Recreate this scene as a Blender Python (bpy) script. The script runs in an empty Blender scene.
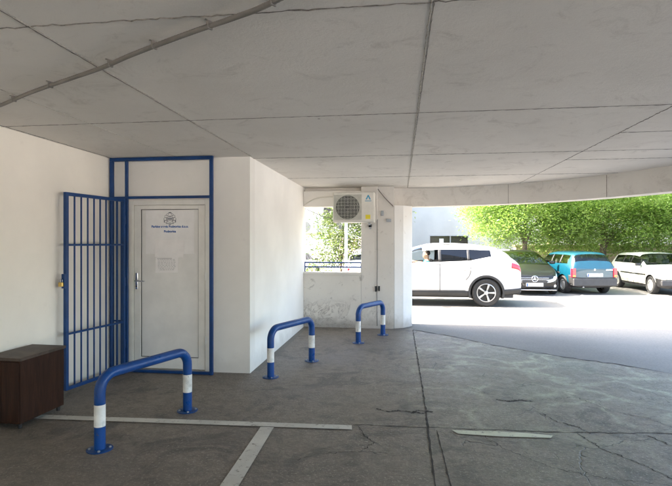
import bpy, bmesh, math, random
from math import sin, cos, pi, radians as R, atan2
from mathutils import Vector, Matrix, noise
import numpy as np

S = bpy.context.scene
C = S.collection
# ------------------------------------------------------------------ camera, sky, sun, exposure
cam_d = bpy.data.cameras.new('camera'); cam = bpy.data.objects.new('camera', cam_d); C.objects.link(cam)
cam.location = (0, 0, 1.57); cam.rotation_euler = (R(90), 0, R(7.37))
cam_d.sensor_width = 36; cam_d.lens = 26.52; cam_d.clip_start = 0.05; cam_d.clip_end = 900
S.camera = cam

SUN_DIR = Vector((-1.0, 0.02, 0.98)).normalized()          # towards the sun
elev = math.asin(SUN_DIR.z); rot = atan2(SUN_DIR.x, SUN_DIR.y)
W = bpy.data.worlds.new('World'); S.world = W; W.use_nodes = True
wn = W.node_tree.nodes; wl = W.node_tree.links
sky = wn.new('ShaderNodeTexSky'); sky.sky_type = 'NISHITA'; sky.sun_disc = False
sky.sun_elevation = elev; sky.sun_rotation = rot; sky.air_density = 1.0; sky.dust_density = 4.0; sky.ozone_density = 0.0
wl.new(sky.outputs[0], wn['Background'].inputs[0]); wn['Background'].inputs[1].default_value = 0.15
sun_d = bpy.data.lights.new('sun', 'SUN'); sun_d.energy = 4.0; sun_d.angle = R(0.5); sun_d.color = (1.0, 0.92, 0.80)
sun = bpy.data.objects.new('sun', sun_d); C.objects.link(sun)
sun.rotation_euler = SUN_DIR.to_track_quat('Z', 'Y').to_euler()
S.view_settings.view_transform = 'Standard'; S.view_settings.look = 'None'
S.view_settings.gamma = 1; S.view_settings.use_curve_mapping = False
S.view_settings.exposure = 3.32
S.render.engine = 'CYCLES'
S.cycles.max_bounces = 14; S.cycles.diffuse_bounces = 9; S.cycles.glossy_bounces = 5
S.cycles.transparent_max_bounces = 16; S.cycles.transmission_bounces = 6

# ------------------------------------------------------------------ materials
MATS = {}
def _mix(nt, fac, a, b):
    m = nt.nodes.new('ShaderNodeMix'); m.data_type = 'RGBA'
    if isinstance(fac, (int, float)): m.inputs[0].default_value = fac
    else: nt.links.new(fac, m.inputs[0])
    for k, v in ((6, a), (7, b)):
        if isinstance(v, (tuple, list)): m.inputs[k].default_value = (v[0], v[1], v[2], 1)
        else: nt.links.new(v, m.inputs[k])
    return m.outputs[2]
def _noise(nt, vec, scale, detail=6, rough=0.6, dist=0.0):
    n = nt.nodes.new('ShaderNodeTexNoise'); n.inputs['Scale'].default_value = scale
    n.inputs['Detail'].default_value = detail; n.inputs['Roughness'].default_value = rough
    n.inputs['Distortion'].default_value = dist
    nt.links.new(vec, n.inputs['Vector']); return n.outputs['Fac']
def _ramp(nt, fac, lo, hi, a=0.0, b=1.0):
    m = nt.nodes.new('ShaderNodeMapRange'); nt.links.new(fac, m.inputs[0])
    m.inputs[1].default_value = lo; m.inputs[2].default_value = hi
    m.inputs[3].default_value = a; m.inputs[4].default_value = b
    m.interpolation_type = 'SMOOTHSTEP'; return m.outputs[0]
def _math(nt, op, a, b=None):
    m = nt.nodes.new('ShaderNodeMath'); m.operation = op
    for k, v in ((0, a), (1, b)):
        if v is None: continue
        if isinstance(v, (int, float)): m.inputs[k].default_value = v
        else: nt.links.new(v, m.inputs[k])
    return m.outputs[0]
def _base(name):
    m = bpy.data.materials.new(name); m.use_nodes = True; nt = m.node_tree
    b = nt.nodes['Principled BSDF']; tc = nt.nodes.new('ShaderNodeTexCoord')
    MATS[name] = m
    return m, nt, b, tc.outputs['Object']
def _bump(nt, b, h, strength, dist=0.01):
    n = nt.nodes.new('ShaderNodeBump'); n.inputs['Strength'].default_value = strength; n.inputs['Distance'].default_value = dist
    nt.links.new(h, n.inputs['Height']); nt.links.new(n.outputs[0], b.inputs['Normal'])
def simple(name, col, rough=0.5, metal=0.0, var=0.12, scale=8, bump=0.0, bscale=60, coat=0.0, spec=0.5):
    m, nt, b, v = _base(name)
    n = _noise(nt, v, scale, 5)
    dk = tuple(c * (1 - var) for c in col); lt = tuple(min(1, c * (1 + var)) for c in col)
    nt.links.new(_mix(nt, _ramp(nt, n, .3, .7), dk, lt), b.inputs['Base Color'])
    b.inputs['Roughness'].default_value = rough; b.inputs['Metallic'].default_value = metal
    b.inputs['Specular IOR Level'].default_value = spec
    if coat: b.inputs['Coat Weight'].default_value = coat; b.inputs['Coat Roughness'].default_value = 0.05
    if bump: _bump(nt, b, _noise(nt, v, bscale, 4), bump)
    return m
def plaster(name, col, stain=(0.35, 0.3, 0.25), amount=0.35, low=0.0, rough=0.85, bump=0.25, thr=.60, peel=0):
    """painted plaster: broad unevenness, scuffs, dirt rising from the foot (splash marks)"""
    m, nt, b, v = _base(name)
    big = _noise(nt, v, 1.1, 5, .55)
    c = _mix(nt, _ramp(nt, big, .3, .72), tuple(x * .94 for x in col), tuple(min(1, x * 1.03) for x in col))
    sp = _ramp(nt, _noise(nt, v, 7, 8, .7, .6), thr, thr + .12)
    c = _mix(nt, _math(nt, 'MULTIPLY', sp, amount), c, stain)
    if low:
        sx = nt.nodes.new('ShaderNodeSeparateXYZ'); nt.links.new(v, sx.inputs[0])
        foot = _ramp(nt, _math(nt, 'ADD', sx.outputs[2], _math(nt, 'MULTIPLY', _noise(nt, v, 5, 6), -.35)), -.17, .12, 1, 0)
        c = _mix(nt, _math(nt, 'MULTIPLY', foot, low), c, stain)
    if peel:
        sz = nt.nodes.new('ShaderNodeSeparateXYZ'); nt.links.new(v, sz.inputs[0])
        pn_ = _noise(nt, v, 3.2, 9, .7, .9)
        edge_ = _ramp(nt, _math(nt, 'ABSOLUTE', _math(nt, 'SUBTRACT', pn_, .5)), .0, .018, 1, 0)
        lowz = _ramp(nt, sz.outputs[2], .30, .62, 1, 0)
        c = _mix(nt, _math(nt, 'MULTIPLY', _math(nt, 'MULTIPLY', edge_, lowz), peel), c, (.26, .23, .21))
        c = _mix(nt, _math(nt, 'MULTIPLY', _math(nt, 'MULTIPLY', _ramp(nt, pn_, .5, .52), lowz), peel*.35), c, (.50, .45, .40))
    nt.links.new(c, b.inputs['Base Color']); b.inputs['Roughness'].default_value = rough
    h = _math(nt, 'ADD', _noise(nt, v, 160, 3), _math(nt, 'MULTIPLY', _noise(nt, v, 4, 4), 3.0))
    _bump(nt, b, h, bump, .004)
    return m
plaster('cream_plaster', (0.88, 0.83, 0.74), (0.50, .46, .40), .10, .25)
plaster('grey_plaster', (0.82, 0.80, 0.76), (0.45, .42, .38), .10, .3)
plaster('white_plaster', (0.88, 0.865, 0.83), (0.42, .40, .37), .06, .45)
plaster('parapet_plaster', (0.74, 0.71, 0.66), (0.30, .27, .245), .65, .8, bump=.9, thr=.57, peel=.8)
plaster('pillar_plaster', (0.70, 0.67, 0.63), (0.30, .26, .22), .35, .6, bump=.4, thr=.56, peel=.35)
plaster('chipped_plaster', (0.78, 0.76, 0.73), (0.35, .30, .26), .5, .7, bump=.5)
plaster('far_render', (0.49, 0.485, 0.47), (0.4, .42, .43), .15, 0)
plaster('pink_render', (0.55, 0.45, 0.42), (0.4, .36, .34), .3, 0)
def ceiling_mat():
    m, nt, b, v = _base('ceiling_paint')
    big = _noise(nt, v, .55, 6, .6, .4)
    c = _mix(nt, _ramp(nt, big, .3, .7), (0.68, 0.65, 0.605), (0.77, 0.74, 0.695))
    sm = _ramp(nt, _noise(nt, v, 14, 8, .75), .66, .76)
    c = _mix(nt, _math(nt, 'MULTIPLY', sm, .35), c, (.36, .33, .30))
    st_ = _ramp(nt, _noise(nt, v, 2.4, 10, .8, 1.0), .52, .66)
    c = _mix(nt, _math(nt, 'MULTIPLY', st_, .38), c, (.42, .385, .34))
    gr_ = _ramp(nt, _noise(nt, v, 55, 4, .8), .62, .70)
    c = _mix(nt, _math(nt, 'MULTIPLY', gr_, .25), c, (.36, .34, .31))
    vor = nt.nodes.new('ShaderNodeTexVoronoi'); vor.inputs['Scale'].default_value = 1.7; nt.links.new(v, vor.inputs['Vector'])
    dot = _ramp(nt, vor.outputs['Distance'], .012, .03, 1, 0)
    c = _mix(nt, _math(nt, 'MULTIPLY', dot, .8), c, (.12, .10, .09))
    nt.links.new(c, b.inputs['Base Color']); b.inputs['Roughness'].default_value = .9
    _bump(nt, b, _math(nt, 'ADD', _noise(nt, v, 3, 5), _math(nt, 'MULTIPLY', _noise(nt, v, 60, 6, .8), .45)), .7, .012)
ceiling_mat()
def floor_mat():
    m, nt, b, v = _base('garage_concrete')
    sx = nt.nodes.new('ShaderNodeSeparateXYZ'); nt.links.new(v, sx.inputs[0])
    big = _noise(nt, v, .7, 8, .62, .5)
    c = _mix(nt, _ramp(nt, big, .28, .72), (0.125, 0.100, 0.078), (0.235, 0.198, 0.158))
    fine = _noise(nt, v, 38, 8, .75)
    c = _mix(nt, _math(nt, 'MULTIPLY', _ramp(nt, fine, .45, .72), .5), c, (.34, .30, .25))
    grit = _noise(nt, v, 150, 4, .8)
    c = _mix(nt, _math(nt, 'MULTIPLY', _ramp(nt, grit, .55, .66), .6), c, (.05, .042, .035))
    c = _mix(nt, _math(nt, 'MULTIPLY', _ramp(nt, _noise(nt, v, 95, 4, .8), .60, .70), .5), c, (.46, .42, .36))
    c = _mix(nt, _math(nt, 'MULTIPLY', _ramp(nt, _noise(nt, v, 9, 8, .8), .42, .60), .45), c, (.085, .068, .054))
    # oil and tyre blotches
    ob = _ramp(nt, _noise(nt, v, 1.7, 9, .72, 1.0), .50, .62)
    c = _mix(nt, _math(nt, 'MULTIPLY', ob, .62), c, (.055, .046, .040))
    # lime bloom following a web of hairline cracks, only on the seaward bay (x > 0)
    wn_ = nt.nodes.new('ShaderNodeTexNoise'); wn_.inputs['Scale'].default_value = 1.6; wn_.inputs['Detail'].default_value = 6
    nt.links.new(v, wn_.inputs['Vector'])
    vm = nt.nodes.new('ShaderNodeVectorMath'); vm.operation = 'MULTIPLY_ADD'
    nt.links.new(wn_.outputs['Color'], vm.inputs[0]); vm.inputs[1].default_value = (.9, .9, 0); nt.links.new(v, vm.inputs[2])
    def web(scale, lo, hi, off=0):
        vo = nt.nodes.new('ShaderNodeTexVoronoi'); vo.feature = 'DISTANCE_TO_EDGE'; vo.inputs['Scale'].default_value = scale
        nt.links.new(vm.outputs[0], vo.inputs['Vector']); return _ramp(nt, vo.outputs['Distance'], lo, hi, 1, 0)
    bay = _ramp(nt, _math(nt, 'ADD', sx.outputs[0], _math(nt, 'MULTIPLY', _noise(nt, v, 1.5, 5), .8)), .35, .85)
    bloom = _math(nt, 'MULTIPLY', web(1.5, .0, .12), _ramp(nt, _noise(nt, v, 1.3, 6, .6), .40, .56))
    ypos = _ramp(nt, sx.outputs[1], 3.6, 5.4, .25, 1)
    bloom = _math(nt, 'MULTIPLY', _math(nt, 'MULTIPLY', bloom, bay), ypos)
    bloom = _math(nt, 'MULTIPLY', bloom, _ramp(nt, _noise(nt, v, 17, 9, .85, .6), .38, .58, .15, 1))
    c = _mix(nt, _math(nt, 'MULTIPLY', bloom, .95), c, (.38, .37, .26))
    dusty = _math(nt, 'MULTIPLY', _math(nt, 'MULTIPLY', bay, ypos), _ramp(nt, _noise(nt, v, 6, 10, .82, .5), .46, .60))
    c = _mix(nt, _math(nt, 'MULTIPLY', dusty, .42), c, (.29, .265, .215))
    pits = _ramp(nt, _noise(nt, v, 22, 8, .85, .8), .54, .60)
    c = _mix(nt, _math(nt, 'MULTIPLY', _math(nt, 'MULTIPLY', pits, bay), .6), c, (.05, .045, .04))
    mapc = _math(nt, 'MULTIPLY', _math(nt, 'MULTIPLY', web(6.5, .0, .09), _ramp(nt, _noise(nt, v, 1.9, 6, .7), .46, .60)), _math(nt, 'MULTIPLY', bay, ypos))
    mapc = _math(nt, 'MULTIPLY', mapc, _ramp(nt, _noise(nt, v, 14, 6, .8), .38, .58, .1, 1))
    c = _mix(nt, _math(nt, 'MULTIPLY', mapc, .42), c, (.38, .36, .29))
    spk = _math(nt, 'MULTIPLY', _ramp(nt, _noise(nt, v, 48, 3, .7), .58, .64), _ramp(nt, _noise(nt, v, 1.2, 5, .6), .36, .56, .15, 1))
    c = _mix(nt, _math(nt, 'MULTIPLY', spk, .55), c, (.42, .38, .32))
    hair = _math(nt, 'MULTIPLY', web(1.15, .0, .006), _ramp(nt, _noise(nt, v, .9, 3), .52, .58))
    hair = _math(nt, 'MULTIPLY', hair, bay)
    hair2 = _math(nt, 'MULTIPLY', web(4.5, .0, .02), _ramp(nt, _noise(nt, v, 1.4, 4), .60, .66))
    hair = _math(nt, 'MAXIMUM', hair, _math(nt, 'MULTIPLY', _math(nt, 'MULTIPLY', hair2, bay), .8))
    c = _mix(nt, hair, c, (.025, .022, .02))
    nt.links.new(c, b.inputs['Base Color'])
    nt.links.new(_ramp(nt, big, .3, .7, .42, .62), b.inputs['Roughness'])
    h = _math(nt, 'ADD', _math(nt, 'MULTIPLY', fine, .8), _math(nt, 'MULTIPLY', _noise(nt, v, 5, 6), 1.2))
    h = _math(nt, 'SUBTRACT', h, _math(nt, 'MULTIPLY', hair, 1.5))
    _bump(nt, b, h, .9, .012)
floor_mat()
def asphalt(name, a, b2, rough=.85):
    m, nt, b, v = _base(name)
    c = _mix(nt, _ramp(nt, _noise(nt, v, .35, 7, .6, .3), .3, .7), a, b2)
    f = _noise(nt, v, 34, 8, .85)
    c = _mix(nt, _math(nt, 'MULTIPLY', _ramp(nt, f, .45, .65), .55), c, tuple(x * .55 for x in a))
    l = _ramp(nt, _noise(nt, v, 3.2, 9, .75, .8), .60, .72)
    c = _mix(nt, _math(nt, 'MULTIPLY', l, .25), c, tuple(x * .6 for x in a))
    nt.links.new(c, b.inputs['Base Color']); b.inputs['Roughness'].default_value = rough
    _bump(nt, b, f, .5, .006)
asphalt('yard_asphalt', (.175, .163, .145), (.235, .222, .20), .9)
asphalt('bounce_ground_pale', (.42, .40, .37), (.50, .48, .44), .8)  # pale tone for the added out-of-view ground that reflects light indoors
asphalt('parking_asphalt', (.16, .155, .15), (.24, .23, .22))
asphalt('earth', (.20, .17, .12), (.30, .26, .19))
def paint_mat(name, col, thr):
    m, nt, b, v = _base(name)
    w = _ramp(nt, _noise(nt, v, 16, 9, .8, .3), thr - .05, thr + .05)
    c = _mix(nt, _ramp(nt, _noise(nt, v, 3, 5), .3, .7), tuple(x * .8 for x in col), col)
    c = _mix(nt, w, c, (.16, .14, .12))
    nt.links.new(c, b.inputs['Base Color']); b.inputs['Roughness'].default_value = .7
    _bump(nt, b, _noise(nt, v, 60, 4), .4, .004)
paint_mat('road_paint', (.60, .575, .51), .60)
paint_mat('pale_yellow_paint', (.62, .62, .47), .60)
simple('crack_dark', (.045, .038, .032), .95)
def worn_paint(name, col, under, rough=.38, chip=.66, dirt=.35):
    m, nt, b, v = _base(name)
    c = _mix(nt, _ramp(nt, _noise(nt, v, 5, 6, .6), .3, .7), tuple(x*.8 for x in col), tuple(x*1.12 for x in col))
    d = _ramp(nt, _noise(nt, v, 9, 9, .8, .6), .50, .72)
    c = _mix(nt, _math(nt, 'MULTIPLY', d, dirt), c, (.10, .09, .08))
    k = _ramp(nt, _noise(nt, v, 34, 8, .75, .8), chip, chip + .02)
    c = _mix(nt, k, c, under)
    nt.links.new(c, b.inputs['Base Color'])
    nt.links.new(_ramp(nt, _noise(nt, v, 12, 6, .7), .3, .7, rough-.08, rough+.15), b.inputs['Roughness'])
    b.inputs['Specular IOR Level'].default_value = .4
    _bump(nt, b, _math(nt, 'SUBTRACT', _noise(nt, v, 30, 4), _math(nt, 'MULTIPLY', k, .8)), .2, .003)
worn_paint('blue_paint', (.002, .050, .215), (.10, .07, .05), .34, .63, .16)
worn_paint('band_white', (.78, .765, .72), (.20, .17, .14), .5, .63, .5)
worn_paint('blue_enamel', (.002, .042, .165), (.12, .08, .05), .40, .70, .10)
simple('galvanised', (.35, .38, .41), .45, .7)
simple('brass', (.62, .43, .14), .3, 1.0)
simple('steel', (.55, .55, .55), .3, 1.0)
simple('chrome', (.78, .79, .80), .12, 1.0, var=.03)
simple('black_plastic', (.022, .022, .023), .55, bump=.1)
simple('dark_trim', (.035, .035, .037), .6)
simple('dark_interior', (.03, .03, .032), .8)
simple('seat_fabric', (.07, .07, .075), .9)
simple('upvc', (.80, .785, .74), .35, var=.05, scale=5)
simple('upvc_panel', (.80, .79, .765), .45, var=.05, scale=3)
simple('seal_rubber', (.03, .03, .03), .7)
simple('paper', (.86, .85, .84), .8, var=.03)
simple('paper_white', (.88, .86, .85), .8, var=.03)
simple('ink_blue', (.005, .12, .42), .7)
simple('ink_grey', (.10, .12, .15), .7)
simple('ink_faint', (.42, .41, .42), .7)
simple('ac_casing', (.66, .64, .58), .45, var=.05, scale=6)
simple('ac_grille', (.50, .50, .45), .5)
simple('ac_dark', (.17, .175, .155), .7)
simple('ac_hole', (.05,.052,.045), .8)
simple('logo_blue', (.03, .30, .50), .5)
simple('label_yellow', (.75, .62, .03), .5)
simple('cable_black', (.02, .02, .02), .6)
simple('conduit_grey', (.20, .185, .17), .6, bump=.2)
simple('caulk', (.50, .47, .42), .8, var=.25, scale=60, bump=.8, bscale=90)
simple('caulk_dark', (.20, .18, .16), .9, var=.4, scale=40, bump=.8, bscale=60)
simple('car_white', (.46, .46, .45), .28, var=.01, coat=.8)
simple('car_black', (.008, .008, .009), .28, var=.05, coat=.25, spec=.3)
simple('black_gloss', (.02,.02,.022), .2, coat=.6)
simple('car_blue', (.002, .045, .072), .3, var=.05, coat=.8)
simple('car_oldwhite', (.66, .68, .62), .35, var=.06, coat=.4)
simple('tyre_rubber', (.022, .022, .022), .85, bump=.3)
simple('rim_silver', (.55, .56, .57), .28, .9, var=.03)
simple('rim_dark', (.03, .03, .03), .4, .5)
simple('hubcap', (.45, .46, .46), .4, .4)
simple('lamp_red', (.45, .015, .03), .2, coat=.8)
simple('lamp_amber', (.65, .22, .02), .2, coat=.8)
simple('lamp_clear', (.55, .58, .60), .08, .6, var=.3, scale=40, coat=1)
simple('plate_white', (.75, .75, .73), .5, var=.02)
simple('plate_blue', (.02, .08, .45), .5)
simple('skin', (.52, .30, .21), .55, var=.05)
simple('hair', (.022, .015, .012), .6)
simple('teal_shirt', (.02, .36, .36), .85)
simple('jeans', (.04, .06, .12), .9)
simple('window_dark', (.035, .032, .03), .15, spec=.6)
simple('window_frame_grey', (.35, .36, .37), .5)
simple('roof_tile', (.30, .12, .07), .8)
simple('post_grey', (.42, .46, .50), .45, .3)
def bark():
    m, nt, b, v = _base('bark')
    mp = nt.nodes.new('ShaderNodeMapping'); mp.inputs['Scale'].default_value = (9, 9, 1.6); nt.links.new(v, mp.inputs[0])
    n = _noise(nt, mp.outputs[0], 2.5, 8, .7, .6)
    nt.links.new(_mix(nt, _ramp(nt, n, .35, .65), (.06, .045, .035), (.20, .16, .12)), b.inputs['Base Color'])
    b.inputs['Roughness'].default_value = .95; _bump(nt, b, n, 1, .03)
bark()
def stone_wall():
    m, nt, b, v = _base('stone')
    vo = nt.nodes.new('ShaderNodeTexVoronoi'); vo.inputs['Scale'].default_value = 3.2; vo.inputs['Randomness'].default_value = 1; nt.links.new(v, vo.inputs['Vector'])
    vd = nt.nodes.new('ShaderNodeTexVoronoi'); vd.feature = 'DISTANCE_TO_EDGE'; vd.inputs['Scale'].default_value = 3.2; nt.links.new(v, vd.inputs['Vector'])
    sp_ = nt.nodes.new('ShaderNodeSeparateColor'); nt.links.new(vo.outputs['Color'], sp_.inputs[0])
    c = _mix(nt, sp_.outputs[0], (.34, .28, .21), (.46, .38, .29))
    c = _mix(nt, _ramp(nt, vd.outputs['Distance'], .0, .05, .8, 0), c, (.24, .20, .16))
    c = _mix(nt, _math(nt, 'MULTIPLY', _ramp(nt, _noise(nt, v, 4, 8, .7), .45, .7), .5), c, (.25, .20, .15))
    nt.links.new(c, b.inputs['Base Color']); b.inputs['Roughness'].default_value = .9
    _bump(nt, b, _noise(nt, v, 12, 8, .7), .8, .03)
stone_wall()
def wood():
    m, nt, b, v = _base('dark_veneer')
    mp = nt.nodes.new('ShaderNodeMapping'); mp.inputs['Scale'].default_value = (14, 14, 1.2); nt.links.new(v, mp.inputs[0])
    n = _noise(nt, mp.outputs[0], 2.2, 8, .6, 1.4)
    c = _mix(nt, _ramp(nt, n, .3, .7), (.020, .0075, .004), (.042, .016, .008))
    sc = _ramp(nt, _noise(nt, v, 9, 8, .8), .66, .72)
    c = _mix(nt, _math(nt, 'MULTIPLY', sc, .35), c, (.10, .06, .04))
    nt.links.new(c, b.inputs['Base Color']); b.inputs['Roughness'].default_value = .5; b.inputs['Specular IOR Level'].default_value = .18; _bump(nt, b, n, .15, .004)
    m, nt, b, v = _base('worn_top')
    c = _mix(nt, _ramp(nt, _noise(nt, v, 6, 8, .7), .4, .65), (.038, .022, .015), (.080, .052, .036))
    nt.links.new(c, b.inputs['Base Color']); b.inputs['Roughness'].default_value = .55
wood()
def leaf(name, a, b2, c3, trans=.45):
    m = bpy.data.materials.new(name); m.use_nodes = True; nt = m.node_tree; MATS[name] = m
    b = nt.nodes['Principled BSDF']; out = nt.nodes['Material Output']
    at = nt.nodes.new('ShaderNodeAttribute'); at.attribute_name = 'tone'
    c = _mix(nt, _ramp(nt, at.outputs['Fac'], 0, .6), a, b2)
    c = _mix(nt, _ramp(nt, at.outputs['Fac'], .85, 1), c, c3)
    nt.links.new(c, b.inputs['Base Color']); b.inputs['Roughness'].default_value = .45
    tr = nt.nodes.new('ShaderNodeBsdfTranslucent'); hs = nt.nodes.new('ShaderNodeHueSaturation')
    hs.inputs['Value'].default_value = 1.9; hs.inputs['Saturation'].default_value = 1.1
    nt.links.new(c, hs.inputs['Color']); nt.links.new(hs.outputs[0], tr.inputs[0])
    mx = nt.nodes.new('ShaderNodeMixShader'); mx.inputs[0].default_value = trans
    nt.links.new(b.outputs[0], mx.inputs[1]); nt.links.new(tr.outputs[0], mx.inputs[2]); nt.links.new(mx.outputs[0], out.inputs[0])
leaf('leaf_green', (.115, .19, .045), (.175, .255, .07), (.30, .33, .10), .5)
leaf('leaf_yellow', (.035, .065, .018), (.085, .115, .03), (.19, .17, .045), .35)
leaf('leaf_dark', (.08, .145, .035), (.13, .20, .05), (.22, .25, .08))
def glass(name, tint, refl=.9, ior=1.5):
    m = bpy.data.materials.new(name); m.use_nodes = True; nt = m.node_tree; MATS[name] = m
    out = nt.nodes['Material Output']; nt.nodes.remove(nt.nodes['Principled BSDF'])
    t = nt.nodes.new('ShaderNodeBsdfTransparent'); t.inputs[0].default_value = (*tint, 1)
    g = nt.nodes.new('ShaderNodeBsdfGlossy'); g.inputs['Roughness'].default_value = .02; g.inputs[0].default_value = (refl, refl, refl, 1)
    f = nt.nodes.new('ShaderNodeFresnel'); f.inputs[0].default_value = ior
    mx = nt.nodes.new('ShaderNodeMixShader')
    nt.links.new(f.outputs[0], mx.inputs[0]); nt.links.new(t.outputs[0], mx.inputs[1]); nt.links.new(g.outputs[0], mx.inputs[2]); nt.links.new(mx.outputs[0], out.inputs[0])
glass('glass_clear', (.80, .86, .84)); glass('glass_tint', (.04, .05, .07), .75, 1.6); glass('glass_screen', (.45, .5, .48), 1.0, 1.7)

# ------------------------------------------------------------------ helpers
class MB:
    def __init__(s): s.v = []; s.f = []
    def add(s, vs, fs):
        n = len(s.v); s.v += [tuple(p) for p in vs]; s.f += [tuple(i + n for i in f) for f in fs]; return s
    def box(s, a, b, M=None):
        x0, y0, z0 = a; x1, y1, z1 = b
        vs = [Vector(p) for p in ((x0,y0,z0),(x1,y0,z0),(x1,y1,z0),(x0,y1,z0),(x0,y0,z1),(x1,y0,z1),(x1,y1,z1),(x0,y1,z1))]
        if M is not None: vs = [M @ p for p in vs]
        return s.add(vs, [(0,3,2,1),(4,5,6,7),(0,1,5,4),(1,2,6,5),(2,3,7,6),(3,0,4,7)])
    def prism(s, poly, z0, z1):
        n = len(poly); vs = [(x, y, z0) for x, y in poly] + [(x, y, z1) for x, y in poly]
        ar = sum(poly[i][0]*poly[(i+1)%n][1]-poly[(i+1)%n][0]*poly[i][1] for i in range(n))
        fs = [tuple(range(n))[::-1], tuple(range(n, 2*n))] + [(i, (i+1)%n, n+(i+1)%n, n+i) for i in range(n)]
        if ar < 0: fs = [f[::-1] for f in fs]
        return s.add(vs, fs)
    def tube(s, pts, r, n=10, caps=True, r1=None):
        pts = [Vector(p) for p in pts]; m = len(pts); vs = []; up = None
        for i, p in enumerate(pts):
            t = (pts[min(i+1, m-1)] - pts[max(i-1, 0)]).normalized()
            if up is None: up = Vector((0,0,1)) if abs(t.z) < .9 else Vector((1,0,0))
            a = t.cross(up).normalized(); b = a.cross(t).normalized(); up = b
            rr = r if r1 is None else r + (r1 - r) * i / (m - 1)
            if isinstance(r, (list, tuple)): rr = r[i]
            for k in range(n):
                an = 2*pi*k/n; vs.append(p + a*cos(an)*rr + b*sin(an)*rr)
        fs = [(i*n+k, (i+1)*n+k, (i+1)*n+(k+1)%n, i*n+(k+1)%n) for i in range(m-1) for k in range(n)]
        if caps: fs += [tuple(range(n)), tuple(range((m-1)*n, m*n))[::-1]]
        return s.add(vs, fs)
    def lathe(s, prof, n=32, M=None, closed=False):
        # profile of (radius, height) about local Z
        vs = []
        for r, z in prof:
            for k in range(n):
                p = Vector((r*cos(2*pi*k/n), r*sin(2*pi*k/n), z)); vs.append(M @ p if M is not None else p)
        m = len(prof); fs = []
        for i in range(m if closed else m-1):
            j = (i+1) % m
            fs += [(i*n+k, i*n+(k+1)%n, j*n+(k+1)%n, j*n+k) for k in range(n)]
        if not closed: fs += [tuple(range(n))[::-1], tuple(range((m-1)*n, m*n))]
        return s.add(vs, fs)
    def build(s, name, mat, parent=None, smooth=False, bevel=0, label=None, recalc=True):
        me = bpy.data.meshes.new(name); me.from_pydata(s.v, [], s.f)
        if recalc:
            bm = bmesh.new(); bm.from_mesh(me); bmesh.ops.recalc_face_normals(bm, faces=bm.faces); bm.to_mesh(me); bm.free()
        me.materials.append(MATS[mat] if isinstance(mat, str) else mat)
        o = bpy.data.objects.new(name, me); C.objects.link(o)
        if parent: o.parent = parent
        if smooth:
            me.polygons.foreach_set('use_smooth', [True]*len(me.polygons))
            if smooth == 'auto':
                me.update()
                bm = bmesh.new(); bm.from_mesh(me)
                for e in bm.edges:
                    if len(e.link_faces) == 2 and e.calc_face_angle(0) > R(38): e.smooth = False
                bm.to_mesh(me); bm.free()
        if bevel:
            b = o.modifiers.new('bevel', 'BEVEL'); b.width = bevel; b.segments = 2; b.limit_method = 'ANGLE'
        if label: o['label'] = label
        return o
def thing(name, label, cat, loc=(0,0,0), rz=0, group=None):
    o = bpy.data.objects.new(name, None); C.objects.link(o); o.empty_display_size = .2
    o.location = loc; o.rotation_euler = (0, 0, rz); o['label'] = label; o['category'] = cat
    if group: o['group'] = group
    return o
def tag(o, label, cat, group=None):
    o['label'] = label; o['category'] = cat
    if group: o['group'] = group
    return o
def struct(o, label=None): 
    o['kind'] = 'structure'
    return o
def copy_tree(o, parent=None, names=None):
    c = o.copy(); C.objects.link(c); c.parent = parent
    for ch in list(o.children): copy_tree(ch, c)
    return c
def rot_to(d):  # matrix with local Z along d
    return Vector(d).to_track_quat('Z', 'Y').to_matrix().to_4x4()
def bez(p, n=10):  # catmull-rom through points
    p = [Vector(q) for q in p]; out = []
    for i in range(len(p)-1):
        a = p[max(i-1,0)]; b = p[i]; c = p[i+1]; d = p[min(i+2, len(p)-1)]
        for k in range(n):
            t = k/n
            out.append(.5*((2*b)+(c-a)*t+(2*a-5*b+4*c-d)*t*t+(3*b-a-3*c+d)*t**3))
    out.append(p[-1]); return out
def evaluated_mesh(o, name):
    dg = bpy.context.evaluated_depsgraph_get(); dg.update()
    me = bpy.data.meshes.new_from_object(o.evaluated_get(dg), depsgraph=dg); me.name = name; return me

# ------------------------------------------------------------------ ground
CEIL = 2.61
def sheet(name, poly, z, mat, kind='structure'):
    m = MB(); m.add([(x, y, z) for x, y in poly], [tuple(range(len(poly)))])
    o = m.build(name, mat, recalc=False)
    if kind: o['kind'] = kind
    return o
sheet('ground', [(-300,-300),(300,-300),(300,300),(-300,300)], -.008, 'earth')
sheet('yard_pavement', [(-60,-30),(60,-30),(60,14.6),(-60,14.6)], -.004, 'yard_asphalt')
sheet('bounce_ground', [(7.2,-30),(60,-30),(60,10.5),(7.2,10.5)], -.001, 'bounce_ground_pale')  # added unseen ground right of the view, bounces daylight into the garage
sheet('bounce_ground', [(-40,-60),(60,-60),(60,-30.1),(-40,-30.1)], -.001, 'bounce_ground_pale')  # added bounce ground, far behind the camera
sheet('bounce_ground', [(-12,-29.9),(7.1,-29.9),(7.1,-9.5),(-12,-9.5)], -.001, 'bounce_ground_pale')  # added bounce ground, just behind the garage and out of view
sheet('parking_pavement', [(-60,14.6),(60,14.6),(60,22.2),(-60,22.2)], -.003, 'parking_asphalt')
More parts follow.
